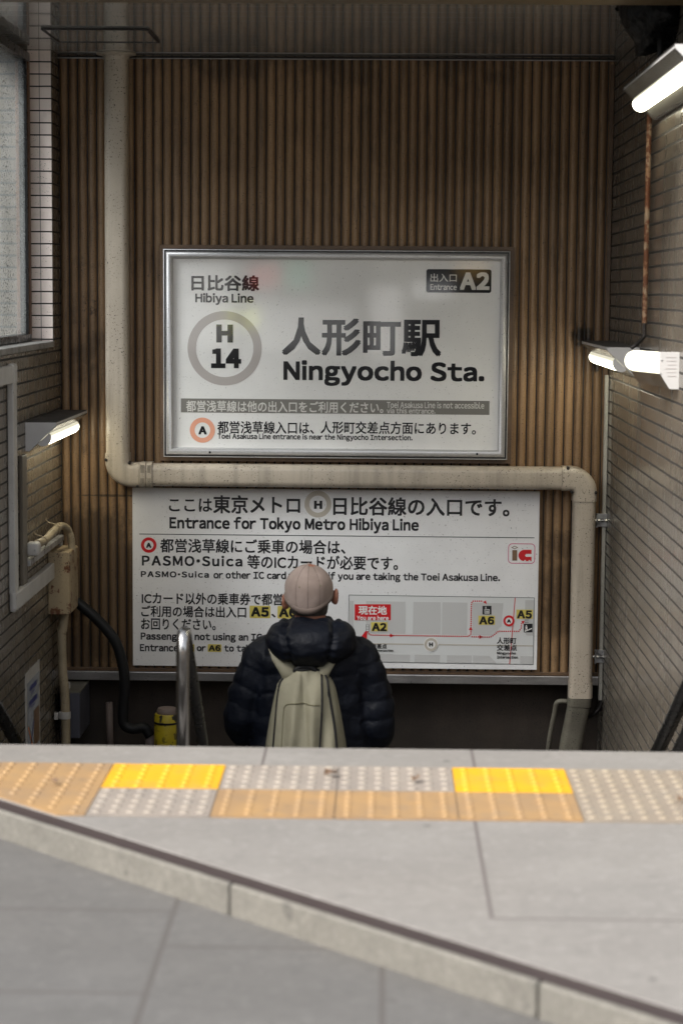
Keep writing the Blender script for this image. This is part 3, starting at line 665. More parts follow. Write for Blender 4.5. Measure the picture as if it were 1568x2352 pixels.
for x0, x1, y0, y1, nn, vert in ((163, 187, 272, 325, 4, 1), (250, 275, 512, 552, 3, 1), (1404, 1436, 234, 257, 4, 0)):
    ld = mrect(mp, 'stair_symbol', x0, x1, y0, y1, tc, M['m_line'])
    for i in range(nn):
        if vert: mrect(ld, 'stair_gap', x0 + 3, x1 - 3, y0 + (y1 - y0) * i / nn + 1.5, y0 + (y1 - y0) * (i + 1) / nn - 1.5, td, M['m_road'])
        else: mrect(ld, 'stair_gap', x0 + (x1 - x0) * i / nn + 1.5, x0 + (x1 - x0) * (i + 1) / nn - 1.5, y0 + 3, y1 - 3, td, M['m_road'])
mt_(mp, '人形町', 1187, 1340, 372, 425, tc, K, .006); mt_(mp, '交差点', 1187, 1345, 428, 478, tc, K, .006); mt_(mp, 'Ningyocho', 1187, 1337, 484, 512, tc, K, .02); mt_(mp, 'Intersection', 1187, 1352, 515, 539, tc, K, .02)
mt_(mp, '甘酒横丁交差点', 45, 328, 420, 461, tc, K, .006); mt_(mp, 'Amazakeyokocho Intersection', 45, 378, 464, 488, tc, K, .02)

# ================================================================== DRAINPIPE
YPI = 9.895; HP = .0555
def section(p, side, a, rad, n=5):
    out = []
    for sx, sy, a0 in ((1, 1, 0), (-1, 1, 90), (-1, -1, 180), (1, -1, 270)):
        for i in range(n + 1):
            t_ = R(a0 + 90 * i / n); out.append(p + side * (sx * (a - rad) + rad * math.cos(t_)) + Vector((0, 1, 0)) * (sy * (a - rad) + rad * math.sin(t_)))
    return out
def sweep(pts, a, rad=.03):
    pts = [Vector(p) for p in pts]; rg = []
    for i, p in enumerate(pts):
        d = (pts[min(i + 1, len(pts) - 1)] - pts[max(i - 1, 0)]).normalized()
        rg.append(section(p, Vector((0, 1, 0)).cross(d).normalized(), a if not isinstance(a, list) else a[i], rad))
    return MB().rings(rg)
xa = PY(269.5, 600, YPI).x; xb = PY(1337, 1300, YPI).x; zh = (PY(400, 1090, YPI).z + PY(1250, 1098, YPI).z) / 2
za = PY(270, 1040, YPI).z; zc = PY(1337, 1150, YPI).z
dp = thing('drainpipe', 'cream drainpipe running down, along between the signs and down again', 'pipe', (xa, YPI, zh))
sweep([(xa, YPI, ZC - .012), (xa, YPI, za + .0)], HP).build('pipe_run', M['pvc'], dp, angle=40)
MB().lathe((xa, YPI, ZC - .001), [(.094, 0), (.094, -.006), (.064, -.012), (.062, -.03), (.03, -.03)], 40).build('ceiling_flange', M['pvc'], dp, angle=40)
def arc(cx, cz, r, a0, a1, n=10): return [(cx + r * math.cos(R(a0 + (a1 - a0) * i / n)), YPI, cz + r * math.sin(R(a0 + (a1 - a0) * i / n))) for i in range(n + 1)]
rb = .068
xe = PY(323, 1090, YPI).x; xf = PY(1288, 1098, YPI).x
el = [(xa, YPI, za)] + arc(xa + rb, zh + rb, rb, 180, 270) + [(xe, YPI, zh)]
sweep(el, HP + .0035).build('elbow', M['pvc'], dp, angle=40)
sweep([(xe + .001, YPI, zh), (xf - .001, YPI, zh)], HP - .001).build('pipe_run', M['pvc'], dp, angle=40)
er = [(xf, YPI, zh)] + arc(xb - rb, zh - rb, rb, 90, 0) + [(xb, YPI, zc)]
sweep(er, HP + .0035).build('elbow', M['pvc'], dp, angle=40)
zs = PY(1332, 1565, YPI).z; ze = PY(1330, 1600, YPI).z
sweep([(xb, YPI, zc - .001), (xb, YPI, zs)], HP - .001).build('pipe_run', M['pvc'], dp, angle=40)
sweep([(xb, YPI, zs - .0005), (xb, YPI, ze)], HP + .0025).build('socket', M['pvc'], dp, angle=40)
sweep([(xb - .002, YPI, ze - .001), (xb - .004, YPI + .01, ze - .045)], HP + .001).build('socket', M['pvc_dark'], dp, angle=40)
sweep([(xb - .004, YPI + .01, ze - .046), (xb - .034, YPI + .05, ze - .24), (xb - .085, YPI + .12, ze - .7)], HP - .003).build('pipe_run', M['pvc_dark'], dp, angle=40)
for k in range(2):
    x0 = PY(324 + 15 * k, 1090, YPI).x; x1 = x0 + .027
    cp = sweep([(x0, YPI, zh), (x1, YPI, zh)], HP + .006).build('coupling_band', M['pvc'], dp, angle=40)
    for sg in (1, -1):
        rr = MB()
        for i in range(7): zz = zh + sg * (.016 + i * .0055); rr.box((x0 + .004, YPI - HP - .0075, zz - .0012), (x1 - .004, YPI - HP - .005, zz + .0012))
        rr.build('grip_ribbing', M['pvc_dark'], cp)
for u, v in ((249, 1037), (303, 1050), (308, 1107), (1277, 1077), (1375, 1135), (1271, 1127)):
    c = PY(u, v, YPI - HP)
for x, z in ((xa - HP + .004, za - .03), (xa + HP + .006, zh + HP + .004), (xa + .10, zh - HP + .003), (xb - .085, zh + HP - .002), (xb + HP - .004, zc + .045), (xb - HP - .008, zh - HP - .006)):
    MB().lathe((x, YPI - HP * .55, z), [(.0075, .01), (.0075, -.028), (.003, -.031)], 12, 'Y').build('screw', M['dark_metal'], dp)

# ================================================================== LAMPS
def wedge_lamp(label, side, xw, z, y0, y1, wd=.138, hg=.128, tube=(0.02, 0.06), near_tube=None):
    """side=+1: on the left wall, sticking out towards +x"""
    o = thing('wall_lamp', label, 'lamp', (xw, (y0 + y1) / 2, z - hg / 2), 'wedge-shaped wall lamps of the stairwell')
    P = lambda a, y, b: Vector((xw + side * a, y, z - b))
    body = [(0.001, 0.002), (wd - .002, .002), (wd - .002, .012), (.012, hg - .002), (.001, hg - .002)]
    MB().prism([P(a, y0 + .003, b) for a, b in body], (0, y1 - y0 - .006, 0)).build('housing', M['lamp_body'], o)
    MB().box((min(xw, xw + side * wd), y0, z), (max(xw, xw + side * wd), y1, z + .002)).build('top_plate', M['lamp_top'], o)
    for y in (y0, y1 - .0025):
        MB().prism([P(a, y, b) for a, b in ((0, 0), (wd, 0), (wd, .012), (.016, hg), (0, hg))], (0, .0025, 0)).build('end_cap', M['lamp_body'], o)
    # enamelled reflector lips along both sides of the slanted face
    A, B = Vector((wd, 0, .012)), Vector((.016, 0, hg)); d = (B - A).normalized(); n = Vector((d.z, 0, -d.x)); n = n if n.x > 0 else -n
    def Q(t, off, y): q = A + (B - A) * t + n * off; return P(q.x, y, q.z)
    for t0, t1, nm in ((.0, .33, 'reflector'), (.67, 1., 'reflector')):
        MB().prism([Q(t0, .0008, y0 + .003), Q(t1, .0008, y0 + .003), Q(t1, .002, y0 + .003), Q(t0, .002, y0 + .003)], (0, y1 - y0 - .006, 0)).build(nm, M['reflector'], o)
    # half-round lit cover
    L = (B - A).length; tc_, r = .50, .033
    ya, yb = y0 + tube[0], y1 - tube[1]
    rg = []
    for y, s in ((ya, 1), (yb - .03, 1), (yb - .012, .9), (yb - .003, .6), (yb, .2)):
        ring_ = [Q(tc_ + r * s * math.cos(R(a)) / L, .003 + r * .95 * s * math.sin(R(a)), y) for a in range(0, 181, 12)]
        ring_ += [Q(tc_ - r * s / L, .0025, y), Q(tc_ + r * s / L, .0025, y)]
        rg.append(ring_)
    MB().rings(rg).build('lit_cover', M['tube'], o, angle=40)
    cap_ = [Q(tc_ + r * 1.04 * math.cos(R(a)) / L, .0028 + r * .99 * math.sin(R(a)), y0 - .001) for a in range(0, 181, 12)]
    MB().prism(cap_, (0, tube[0] + .0005, 0)).build('cover_end', M['lamp_body'], o)
    return o
pl = PX(59.3, 971, XL)
tipL = PY(201.8, 943, 9.9)
wedge_lamp('slim lit wedge lamp alone on the tiled wall by the vertical pipe', 1, XL, pl.z + .002, 8.985, 9.93)
pa = PX(1466, 867, XR)
wedge_lamp('lit wedge lamp of the pair, farther one touching the ribbed wall', -1, XR, 1.047, 8.80, 9.93)
pc = PX(1508.5, 275, XR)
wedge_lamp('largest blurred lit lamp, high up on the tiled wall under the black bundle', -1, XR, pc.z + .128, 6.95, 8.40, tube=(.02, .045))
# short emergency lamp, its capsule cover protruding
pb0, pb1 = PX(1561, 809, XR), PX(1561, 894, XR)
ol = thing('wall_lamp', 'short lit capsule lamp with a white printed end plate, nearer one of the pair', 'lamp', pb0, 'wedge-shaped wall lamps of the stairwell')
yn = 7.62; pz = lambda a, b, y=yn: Vector((XR - a, y, pb0.z - b))
MB().prism([pz(0, 0), pz(.075, 0), pz(.075, .075), pz(.034, .138), pz(0, .138)], (0, .004, 0), .001).build('end_plate', M['lamp_body'], ol)
MB().prism([pz(0.001, .002, yn + .005), pz(.073, .002, yn + .005), pz(.073, .074, yn + .005), pz(.033, .136, yn + .005), pz(.001, .136, yn + .005)], (0, .93, -.02)).build('housing', M['reflector'], ol)
c0, c1 = PY(1519, 834, yn + .005), PY(1452, 828, yn + .3); ax = (c1 - c0)
tb_ = []
for t_, s in ((0, .5), (.01, .8), (.03, .95), (.06, 1), (.9, 1), (.96, .95), (.985, .8), (1, .5)): tb_.append((c0 + ax * t_, .040 * s))
MB().tube([p for p, _ in tb_], [r for _, r in tb_], 24).build('lit_cover', M['capsule'], ol, smooth=True)
for i in range(6):
    zz = pb0.z - .018 - i * .014
    MB().box((XR - .052 + (i % 3) * .004, yn - .0012, zz - .0022), (XR - .012, yn - .0004, zz)).build('printed_line', M['m_grey'], ol)
for a, b in ((.07, .08), (.066, .03)):
    c = pz(a, b); MB().lathe((c.x, c.y - .002, c.z), [(.004, .003), (.004, 0), (.001, -.001)], 10, 'Y').build('screw', M['galv'], ol)

# ================================================================== RIGHT WALL FITTINGS
rx = XR - .022
rp = [PX(1490.5, 262, rx), PX(1478.5, 742, rx)]; ry = (rp[0].y + rp[1].y) / 2
tag(MB().tube([(rx, ry, rp[0].z), (rx, ry, (rp[0].z + rp[1].z) / 2), (rx, ry, rp[1].z)], .0105, 16).build('rusty_pipe', M['rusty'], angle=50), 'thin rusty conduit pipe running down the tiled wall between the lamps', 'pipe')
zt0 = rp[1].z
tag(MB().tube(spline([(rx, ry, zt0 + .002), (rx, ry, zt0 - .03), (rx - .004, ry - .02, zt0 - .055), (rx - .025, ry + .02, zt0 - .085), (rx - .05, ry + .03, 1.052)], 6), .008, 12).build('flexible_cable', M['dark_metal'], smooth=True), 'short dark cable from the rusty pipe into the lamp pair', 'cable')
cz = [PX(1516, 60, XR - .06), PX(1514, 155, XR - .06)]
tag(MB().tube([(XR - .06, cz[1].y, cz[0].z), (XR - .06, cz[1].y, cz[1].z - .01)], .011, 12).build('hanging_cable', M['black'], smooth=True), 'black cable dropping from the wrapped bundle to the top lamp', 'cable')
# crumpled black plastic bundle under the ceiling
bm = bmesh.new(); bmesh.ops.create_icosphere(bm, subdivisions=5, radius=1)
bc = PY(1512, 18, 8.1)
for v in bm.verts:
    n = v.co.normalized(); q = n * 1.0
    f = 1 + .22 * noise.noise(n * 1.6 + Vector((3.1, 0, 0))) + .10 * abs(noise.noise(n * 4.3)) - .08 * abs(noise.noise(n * 8.))
    if n.z < -.3: f *= 1 + .25 * max(0, -n.z - .3) * (1 if abs(n.x + .05) < .35 else -.6)
    v.co = Vector((n.x * .165 * f, n.y * .28 * f, n.z * .15 * f)) + bc
    v.co.z = min(v.co.z, ZC - .003); v.co.x = min(v.co.x, XR - .003)
me = bpy.data.meshes.new('b'); bm.to_mesh(me); bm.free()
M['bag'] = weathered('black_plastic_sheet', (.004, .004, .0045), rough=.5, spec=.25, bump=(14, .9, .03))
tag(link('wrapped_bundle', me, M['bag'], smooth=True), 'crumpled black plastic bundle hanging under the ceiling by the top lamp', 'bundle')

# angle strip at the corner with two clamps
sx = PY(1388.5, 1100, YW - .05).x
zA, zBt = PY(1391, 862, YW - .05).z, PY(1382, 1608, YW - .05).z
tag(MB().box((sx - .010, YW - .055, zBt), (sx + .008, YW - .021, zA), .002).build('corner_strip', M['strip']), 'thin dirty white vertical strip in the corner beside the tiled wall', 'strip')
for (u, v), lb in (((1383, 1195), 'upper galvanised clamp gripping the white corner strip'), ((1379, 1508), 'lower galvanised clamp on the white corner strip near the flashing')):
    c = PY(u, v, YW - .07); o = thing('pipe_clamp', lb, 'clamp', c, 'clamps on the white corner strip'); c.x -= .002
    MB().box((c.x - .026, c.y + .004, c.z - .032), (c.x + .026, c.y + .014, c.z + .032), .001).build('back_plate', M['galv'], o)
    for s in (-1, 1): MB().box((c.x + s * .028 - .003, c.y - .025, c.z - .034), (c.x + s * .028 + .003, c.y + .0035, c.z + .034), .001).build('flange', M['galv'], o)
    MB().tube([(c.x - .04, c.y - .008, c.z), (c.x + .04, c.y - .008, c.z)], .004, 10).build('bolt', M['galv'], o)
    for s in (-.034, -.017, .017, .034): MB().lathe((c.x + s, c.y - .008, c.z), [(.0075, -.004), (.0075, .004)], 6, 'X').build('nut', M['chrome'], o)
    MB().lathe((c.x, c.y, c.z), [(.009, .004), (.009, -.006), (.004, -.007)], 6, 'Y').build('hex_head', M['dark_metal'], o)
sp = [PY(u, v, YW - .03) for u, v in ((1303, 1611), (1284, 1611))]
tag(MB().tube(spline([sp[0], sp[1], PY(1276, 1618, YW - .02), PY(1272, 1640, YW), PY(1262, 1690, YW + .03), PY(1253, 1760, YW + .06)], 6), .012, 12).build('drain_branch', M['pvc_dark'], smooth=True), 'thin grey branch pipe bending down beside the foot of the drainpipe', 'pipe')
tag(MB().tube(spline([PY(1382, 1606, YW - .04), PY(1376, 1625, YW - .04), PY(1362, 1640, YW - .04), PY(1345, 1648, YW)], 6), .011, 12).build('flexible_conduit', M['dark_metal'], smooth=True), 'dark flexible conduit curling from the corner strip behind the drainpipe', 'conduit')

# ================================================================== LEFT WALL FITTINGS
tx = XL + .03
tv = PX(38, 1100, tx).y
zt_, zb_ = PX(40, 836, tx).z, PX(40, 1395, tx).z
tk = thing('cable_trunking', 'white plastic cable trunking bent around the tiled wall below the window', 'trunking', (XL, tv, zb_))
MB().box((XL + .001, tv - .04, zb_ + .06), (tx, tv + .04, zt_ - .0), .006).build('upright_duct', M['trunk'], tk)
MB().box((XL + .001, tv - 1.2, zt_ - .078), (tx - .001, tv - .0415, zt_ - .002), .006).build('upper_duct', M['trunk'], tk)
MB().box((XL + .001, tv - .044, zt_ - .085), (tx + .003, tv + .044, zt_ + .004), .012).build('corner_cover', M['trunk'], tk)
bxy = PX(110, 1300, XL).y
MB().box((XL + .001, tv - .044, zb_ - .02), (tx + .004, tv + .05, zb_ + .075), .016).build('corner_cover', M['trunk'], tk)
MB().box((XL + .001, tv + .051, zb_ - .015), (tx + .002, bxy + .02, zb_ + .06), .006).build('lower_duct', M['trunk'], tk)
bsx = PX(58, 1200, XL + .018); 
MB().box((XL + .001, bsx.y - .05, PX(58, 1345, XL).z), (XL + .018, bsx.y + .06, PX(58, 1040, XL).z), .004).build('cover_strip', M['trunk_brown'], tk)
# junction box
q0 = PY(110, 1268, bxy); q1 = PY(160, 1412, bxy)
jb = thing('junction_box', 'rust-stained beige steel junction box where the trunking ends', 'box', (XL, bxy, q1.z))
bw = q1.x - XL
MB().box((XL + .001, bxy, q1.z), (XL + bw, bxy + .265, q0.z), .004).build('casing', M['jbox'], jb)
MB().box((XL + bw + .0005, bxy + .004, q1.z + .004), (XL + bw + .004, bxy + .26, q0.z - .004), .001).build('lid', M['jbox'], jb)
for zz in (q0.z - .015, q1.z + .012): MB().lathe((XL + bw + .004, bxy + .012, zz), [(.004, 0), (.004, .002), (.001, .003)], 10, 'X').build('screw', M['dark_metal'], jb)
# ribbed conduits
def ribbed(pts, r, name, mat, label, cat, parent=None, step=.0075):
    P_ = [Vector(p) for p in pts]; fine = []; 
    L = 0; out = [P_[0]]
    for a, b in zip(P_, P_[1:]):
        n = max(1, int((b - a).length / (step / 2)))
        out += [a + (b - a) * (i + 1) / n for i in range(n)]
    rs = [r * (1.0 if i % 2 else .88) for i in range(len(out))]
    o = MB().tube(out, rs, 14).build(name, mat, parent, smooth=True)
    return tag(o, label, cat) if label else o
hs = [PY(u, v, y) for u, v, y in ((86, 1249, 8.98), (105, 1240, 9.2), (122, 1222, 9.4), (140, 1208, 9.6), (156, 1216, 9.68), (164, 1238, 9.7), (166, 1270, 9.7))]
ribbed(spline(hs, 8), .0185, 'ribbed_hose', M['conduit'], 'curved beige ribbed hose looping into the top of the rusty box', 'hose')
we = PY(80, 1262, 8.92); 
we_o = thing('hose_elbow', 'white plastic end fitting at the start of the curved beige hose', 'fitting', we)
MB().box((we.x - .035, we.y - .02, we.z - .03), (we.x + .022, we.y + .05, we.z + .032), .014, seg=3).build('elbow_body', M['trunk'], we_o, angle=40)
MB().lathe((we.x + .006, we.y - .02, we.z), [(.005, .002), (.005, -.003), (.002, -.004)], 10, 'Y').build('screw', M['galv'], we_o)
for (u, v, y), lb in (((99, 1243, 9.14), 'wire saddle over the hose next to its white end'), ((129, 1214, 9.48), 'wire saddle over the hose near the top of its bend')):
    c = PY(u, v, y); a = c + Vector((.004, 0, -.022)); 
    tag(MB().tube(spline([Vector((XL + .004, c.y, c.z + .045)), Vector((XL + .02, c.y, c.z + .028)), c + Vector((.012, -.01, .017)), c + Vector((.021, -.008, -.005)), c + Vector((.012, -.004, -.021))], 6), .003, 8).build('hose_saddle', M['conduit'], smooth=True), lb, 'bracket', 'wire saddles holding the hose')
rl0, rl1 = PX(70, 1297, XL + .03), PX(141, 1230, XL + .03); zr_ = (rl0.z + rl1.z) / 2
rl = thing('steel_rail', 'grey steel angle rail fixed along the tiled wall below the hose', 'rail', rl0)
MB().box((XL + .001, rl0.y, zr_ - .02), (XL + .03, 9.86, zr_ + .006), .002).build('angle_bar', M['galv'], rl)
ub = PY(139, 1245, 9.8); MB().box((ub.x - .006, 9.8, ub.z - .05), (ub.x + .008, 9.83, ub.z + .02), .002).build('hanger', M['galv'], rl)
cx_ = PY(145, 1500, bxy + .13).x
c_pts = [(cx_ + .012, bxy + .12, q1.z + .01), (cx_, bxy + .12, q1.z - .1), (cx_ - .004, bxy + .12, -.35), (cx_, bxy + .12, -.55), (cx_ + .012, bxy + .12, -.75), (cx_ + .014, bxy + .12, -1.5)]
ribbed(spline(c_pts, 8), .0235, 'ribbed_conduit', M['conduit'], 'straight beige ribbed conduit hanging down below the rusty box', 'conduit')
cl = PY(143, 1642, bxy + .12)
clo = thing('conduit_collar', 'pale clamp collar around the straight ribbed conduit low down', 'collar', cl)
MB().lathe((cx_ + .009, bxy + .12, cl.z), [(.024, -.018), (.029, -.016), (.029, .016), (.024, .018)], 20).build('ring_band', M['trunk'], clo, angle=40)
MB().box((cx_ - .04, bxy + .095, cl.z - .02), (cx_ - .02, bxy + .12, cl.z + .014), .002).build('lug', M['trunk'], clo)
# black hose
bh = [PY(u, v, 9.82) for u, v in ((170, 1378), (190, 1393), (229, 1428), (265, 1473), (283, 1530), (287, 1580), (283, 1640), (286, 1664), (305, 1674), (332, 1672), (345, 1690))]
tag(MB().tube(spline(bh, 8), [.026] * (10 * 8 + 1), 18).build('black_hose', M['black'], smooth=True), 'thick black hose arching from the rusty box down past the board', 'hose')
pv = [PY(344, 1684, 9.83), PY(350, 1760, 9.84)]
tag(MB().tube([pv[0], pv[1]], .026, 16).build('pipe_stub', M['stub'], smooth=True), 'brownish pipe stub under the end of the black hose', 'pipe', 'short pipes standing at the wall foot')
pv = [PY(251, 1613, 10.05), PY(255, 1760, 10.05)]
tag(MB().tube([pv[0], pv[1]], [.017, .0175], 16).build('pipe_stub', M['stub'], smooth=True), 'slim pinkish pipe standing beside the dark blue cabinet', 'pipe', 'short pipes standing at the wall foot')
# dark cabinet
yc = 9.72; c0_, c1_ = PY(152, 1592, yc), PY(184, 1696, yc)
cb = thing('metal_cabinet', 'small dark blue-grey metal cabinet behind the ribbed conduit', 'cabinet', c1_)
MB().box((c0_.x - .03, yc, c1_.z), (c1_.x, yc + .34, c0_.z), .003).build('cabinet_body', M['cab'], cb)
MB().box((c0_.x - .032, yc - .004, c0_.z + .0005), (c1_.x + .004, yc + .345, c0_.z + .008), .002).build('cabinet_top', M['pvc_dark'], cb)
for z in (c0_.z - .012, c1_.z + .014):
    for y in (yc + .02, yc + .3): MB().lathe((c1_.x, y, z), [(.0045, -.001), (.0045, .002), (.002, .003)], 10, 'X').build('screw', M['chrome'], cb)
MB().prism([PY(u, v, yc + .05) for u, v in ((150, 1566), (158, 1572), (159, 1584), (150, 1586))], (0, .05, 0)).build('bracket', M['trunk'], cb)
# yellow container
yc = PY(384, 1675, 9.75); k = 9.75 / FPX
yk = thing('yellow_container', 'dirty yellow drum with a pale lid and black strap behind the chrome rail', 'drum', (yc.x, 9.75, -.86))
zt1 = PY(384, 1638, 9.75).z; r_ = 30 * k
MB().lathe((yc.x, 9.75, 0), [(r_ * .97, -1.2), (r_, -.9), (r_, zt1 - .008), (r_ * .92, zt1)], 32).build('drum_body', M['yellow'], yk, angle=40)
MB().lathe((yc.x, 9.75, zt1), [(r_ * .8, -.002), (r_ * .82, .012), (r_ * .7, .026), (r_ * .3, .03)], 28).build('drum_lid', M['stub'], yk, angle=40)
MB().lathe((yc.x, 9.75, PY(384, 1658, 9.75).z), [(r_ + .0005, -.005), (r_ + .003, -.004), (r_ + .003, .004), (r_ + .0005, .005)], 32).build('strap', M['black'], yk)
# poster
py0, py1 = PX(58, 1555, XL).y, PX(90, 1508, XL).y; pzt = (PX(58, 1555, XL).z + PX(90, 1508, XL).z) / 2
po = thing('poster', 'laminated notice with a crossed-out picture taped low on the tiled wall', 'poster', (XL, py0, pzt - .5))
MB().box((XL + .0005, py0, pzt - .54), (XL + .003, py1, pzt)).build('laminate', M['pane_l'] if 'pane_l' in M else M['trunk'], po)
M['paper'] = flat('poster_paper', (.42, .44, .48), .2)
dyp = py1 - py0
def onp(nm, a0, a1, b0, b1, m, lift=.0046): return MB().poly([(XL + lift, py0 + dyp * a0, pzt - b0), (XL + lift, py0 + dyp * a1, pzt - b0), (XL + lift, py0 + dyp * a1, pzt - b1), (XL + lift, py0 + dyp * a0, pzt - b1)]).build(nm, m, po)
onp('paper_sheet', .08, .94, .05, .52, M['paper'], .0038)
for a0, a1, b0, b1, m in ((.25, .75, .075, .10, 'm_blue'), (.35, .65, .108, .116, 'm_blue'), (.12, .9, .124, .126, 'm_line'), (.2, .78, .14, .165, 'm_blue'), (.35, .62, .172, .18, 'm_blue'), (.1, .9, .42, .423, 'm_line'), (.15, .85, .435, .46, 'm_blue'), (.25, .85, .468, .48, 'm_blue')):
    onp('printed_line', a0, a1, b0, b1, M[m])
onp('printed_picture', .52, .92, .205, .37, M['m_brown'])
for s in (-1, 1): MB().poly([(XL + .0048, py0 + dyp * (.3 - s * .2), pzt - .25), (XL + .0048, py0 + dyp * (.36 - s * .2), pzt - .25), (XL + .0048, py0 + dyp * (.36 + s * .14), pzt - .38), (XL + .0048, py0 + dyp * (.30 + s * .14), pzt - .38)]).build('printed_cross', M['m_orange' if s > 0 else 'm_blue'], po)

# ================================================================== HANDRAILS
SLP = RISE / RUN
yh_ = 6.5; ph = PY(420, 1452, yh_); zr = ph.z
hr = thing('handrail', 'chrome centre handrail with a rounded top standing on the stairs', 'handrail', (ph.x, yh_, -.5))
d_ = Vector((0, 1, -.78)).normalized()
path = [(ph.x, yh_, -.66), (ph.x, yh_, zr - .06)]
c_ = Vector((ph.x, yh_ + .05, zr - .06))
bend = [Vector((ph.x, c_.y - .05 * math.cos(R(a)), c_.z + .05 * math.sin(R(a)))) for a in range(0, 121, 12)]
path2 = bend + [bend[-1] + d_ * t_ for t_ in (.05, .5, 1.2, 2.0, 2.65)]
MB().tube(path + path2[:8], .0215, 20).build('post', M['chrome'], hr, smooth=True)
MB().tube(path2[7:], .0205, 20).build('rail', M['black_gloss'], hr, smooth=True)  # chrome rail coloured black for the dark stairwell it reflects
MB().tube([(ph.x, 8.6, -2.), (ph.x, 8.6, zr - 1.62)], .0235, 16).build('post', M['chrome'], hr, smooth=True)
def wall_rail(p, q, xw, label, drop=0.):
    d = (q - p).normalized(); a, b = p - d * 1.4, q + d * 2.2
    o = thing('handrail', label, 'handrail', p - Vector((0, 0, drop)), 'black wall handrails')
    off = Vector((0, 0, -drop))
    MB().tube([a + off, p + off, q + off, b + off], .026, 16).build('rail', M['black_gloss'], o, smooth=True)
    for t_ in (.2, 1.4, 2.6):
        c = a + d * t_ + off; MB().tube([c + Vector((0, 0, -.012)), c + Vector((0, 0, -.05)), Vector((xw, c.y, c.z - .06))], .008, 10).build('bracket', M['black_gloss'], o, smooth=True)
lx = XL + .07
p_, q_ = PX(0, 1580, lx), PX(40, 1712, lx)
sl_ = -SLP
def rail_at(u, v, x): p = PX(u, v, x); return p, p + Vector((0, .4, .4 * sl_))
p_, q_ = rail_at(38, 1705, lx); wall_rail(p_, q_, XL, 'black handrail on the tiled wall under the poster side')
p_, q_ = rail_at(1517, 1710, XR - .07); wall_rail(p_, q_, XR, 'upper black handrail on the tiled wall opposite the poster'); wall_rail(p_, q_, XR, 'lower black handrail below the upper one, opposite the poster', .17)

# ================================================================== PERSON (seen from behind, going down)
YPN = 8.25; KP = YPN / FPX
pp = lambda u, v, dy=0.: (lambda p: Vector((p.x, p.y + dy, p.z)))(PY(u, v, YPN))
def ellip(bm, c, r, rot=None, sub=3):
    b = bmesh.new(); bmesh.ops.create_icosphere(b, subdivisions=sub, radius=1)
    m = Matrix.Translation(c) @ (rot.to_matrix().to_4x4() if rot else Matrix.Identity(4)) @ Matrix.Diagonal((*r, 1)); b.transform(m)
    me = bpy.data.meshes.new('t'); b.to_mesh(me); b.free(); bm.from_mesh(me); bpy.data.meshes.remove(me)
def limb(mb, pts, rs, n=5):
    P_ = spline(pts, n); Rr = []
    for i in range(len(rs) - 1): Rr += [rs[i] + (rs[i + 1] - rs[i]) * q / n for q in range(n)]
    Rr.append(rs[-1]); mb.tube(P_, Rr, 20)
    ellip(mb.bm, P_[0], (Rr[0],) * 3); ellip(mb.bm, P_[-1], (Rr[-1],) * 3)
def fuse(bm, voxel, it=4):
    me = bpy.data.meshes.new('f'); bm.to_mesh(me); bm.free(); o = bpy.data.objects.new('f', me); COL.objects.link(o)
    m = o.modifiers.new('r', 'REMESH'); m.mode = 'VOXEL'; m.voxel_size = voxel
    s = o.modifiers.new('s', 'SMOOTH'); s.iterations = it; s.factor = .5
    dg = bpy.context.evaluated_depsgraph_get(); r = bpy.data.meshes.new_from_object(o.evaluated_get(dg))
    bpy.data.objects.remove(o); bpy.data.meshes.remove(me); return r
M['skin'] = weathered('skin', (.31, .13, .078), (.27, .11, .066), rough=.5, nscale=20, fine=.03)
M['down'] = weathered('navy_down_jacket', (.0026, .0042, .0092), (.002, .0032, .007), spec=.2, rough=.58, nscale=8, fine=.0, bump=(24, .8, .008), rvar=.06)
M['cap'] = weathered('dusty_pink_cap', (.30, .235, .205), (.235, .18, .152), rough=.85, nscale=10, bump=(500, .3, .001), fine=.05)
M['hair'] = weathered('dark_hair', (.03, .024, .02), (.06, .05, .045), rough=.6, nscale=60)
M['bagcloth'] = weathered('olive_bag_cloth', (.25, .235, .165), (.22, .205, .145), rough=.75, nscale=9, bump=(30, .35, .006), fine=.05)
M['bagseam'] = weathered('olive_bag_seam', (.19, .175, .105), rough=.8)
M['cloth_dark'] = weathered('dark_trousers', (.02, .02, .025), rough=.8)
M['maskw'] = flat('white_mask_cloth', (.75, .75, .75), .8)
ZF = -1.485                                                             # tread the feet stand on
person = None
hc = pp(711, 1357)                                                      # head centre
neck = pp(713, 1425)
# --- body: one continuous surface
b = MB()
ellip(b.bm, hc + Vector((0, .005, .012)), (.076, .094, .098)); ellip(b.bm, hc + Vector((0, .035, -.05)), (.058, .07, .075))
ellip(b.bm, hc + Vector((0, .108, -.02)), (.014, .02, .022)); ellip(b.bm, hc + Vector((0, .094, -.065)), (.026, .014, .012))
for s in (-1, 1): ellip(b.bm, hc + Vector((s * .03, .09, .012)), (.016, .012, .009))
for (u, v), s in (((653, 1383), -1), ((771, 1371), 1)):
    e = pp(u, v); e.y = hc.y + .012
    q = Vector((.25 if s > 0 else -.25, 0, 0))
    ellip(b.bm, e, (.011, .021, .036), Matrix.Rotation(s * .22, 3, 'Z').to_quaternion()); ellip(b.bm, e + Vector((-s * .008, .006, -.012)), (.013, .018, .022))
    ellip(b.bm, e + Vector((s * .003, -.006, .012)), (.009, .013, .024))
limb(b, [hc + Vector((0, .01, -.05)), neck + Vector((0, .0, -.02)), pp(713, 1470)], [.064, .062, .075])
limb(b, [pp(713, 1490), pp(713, 1580), pp(713, 1690), pp(713, 1790)], [.11, .125, .12, .125])
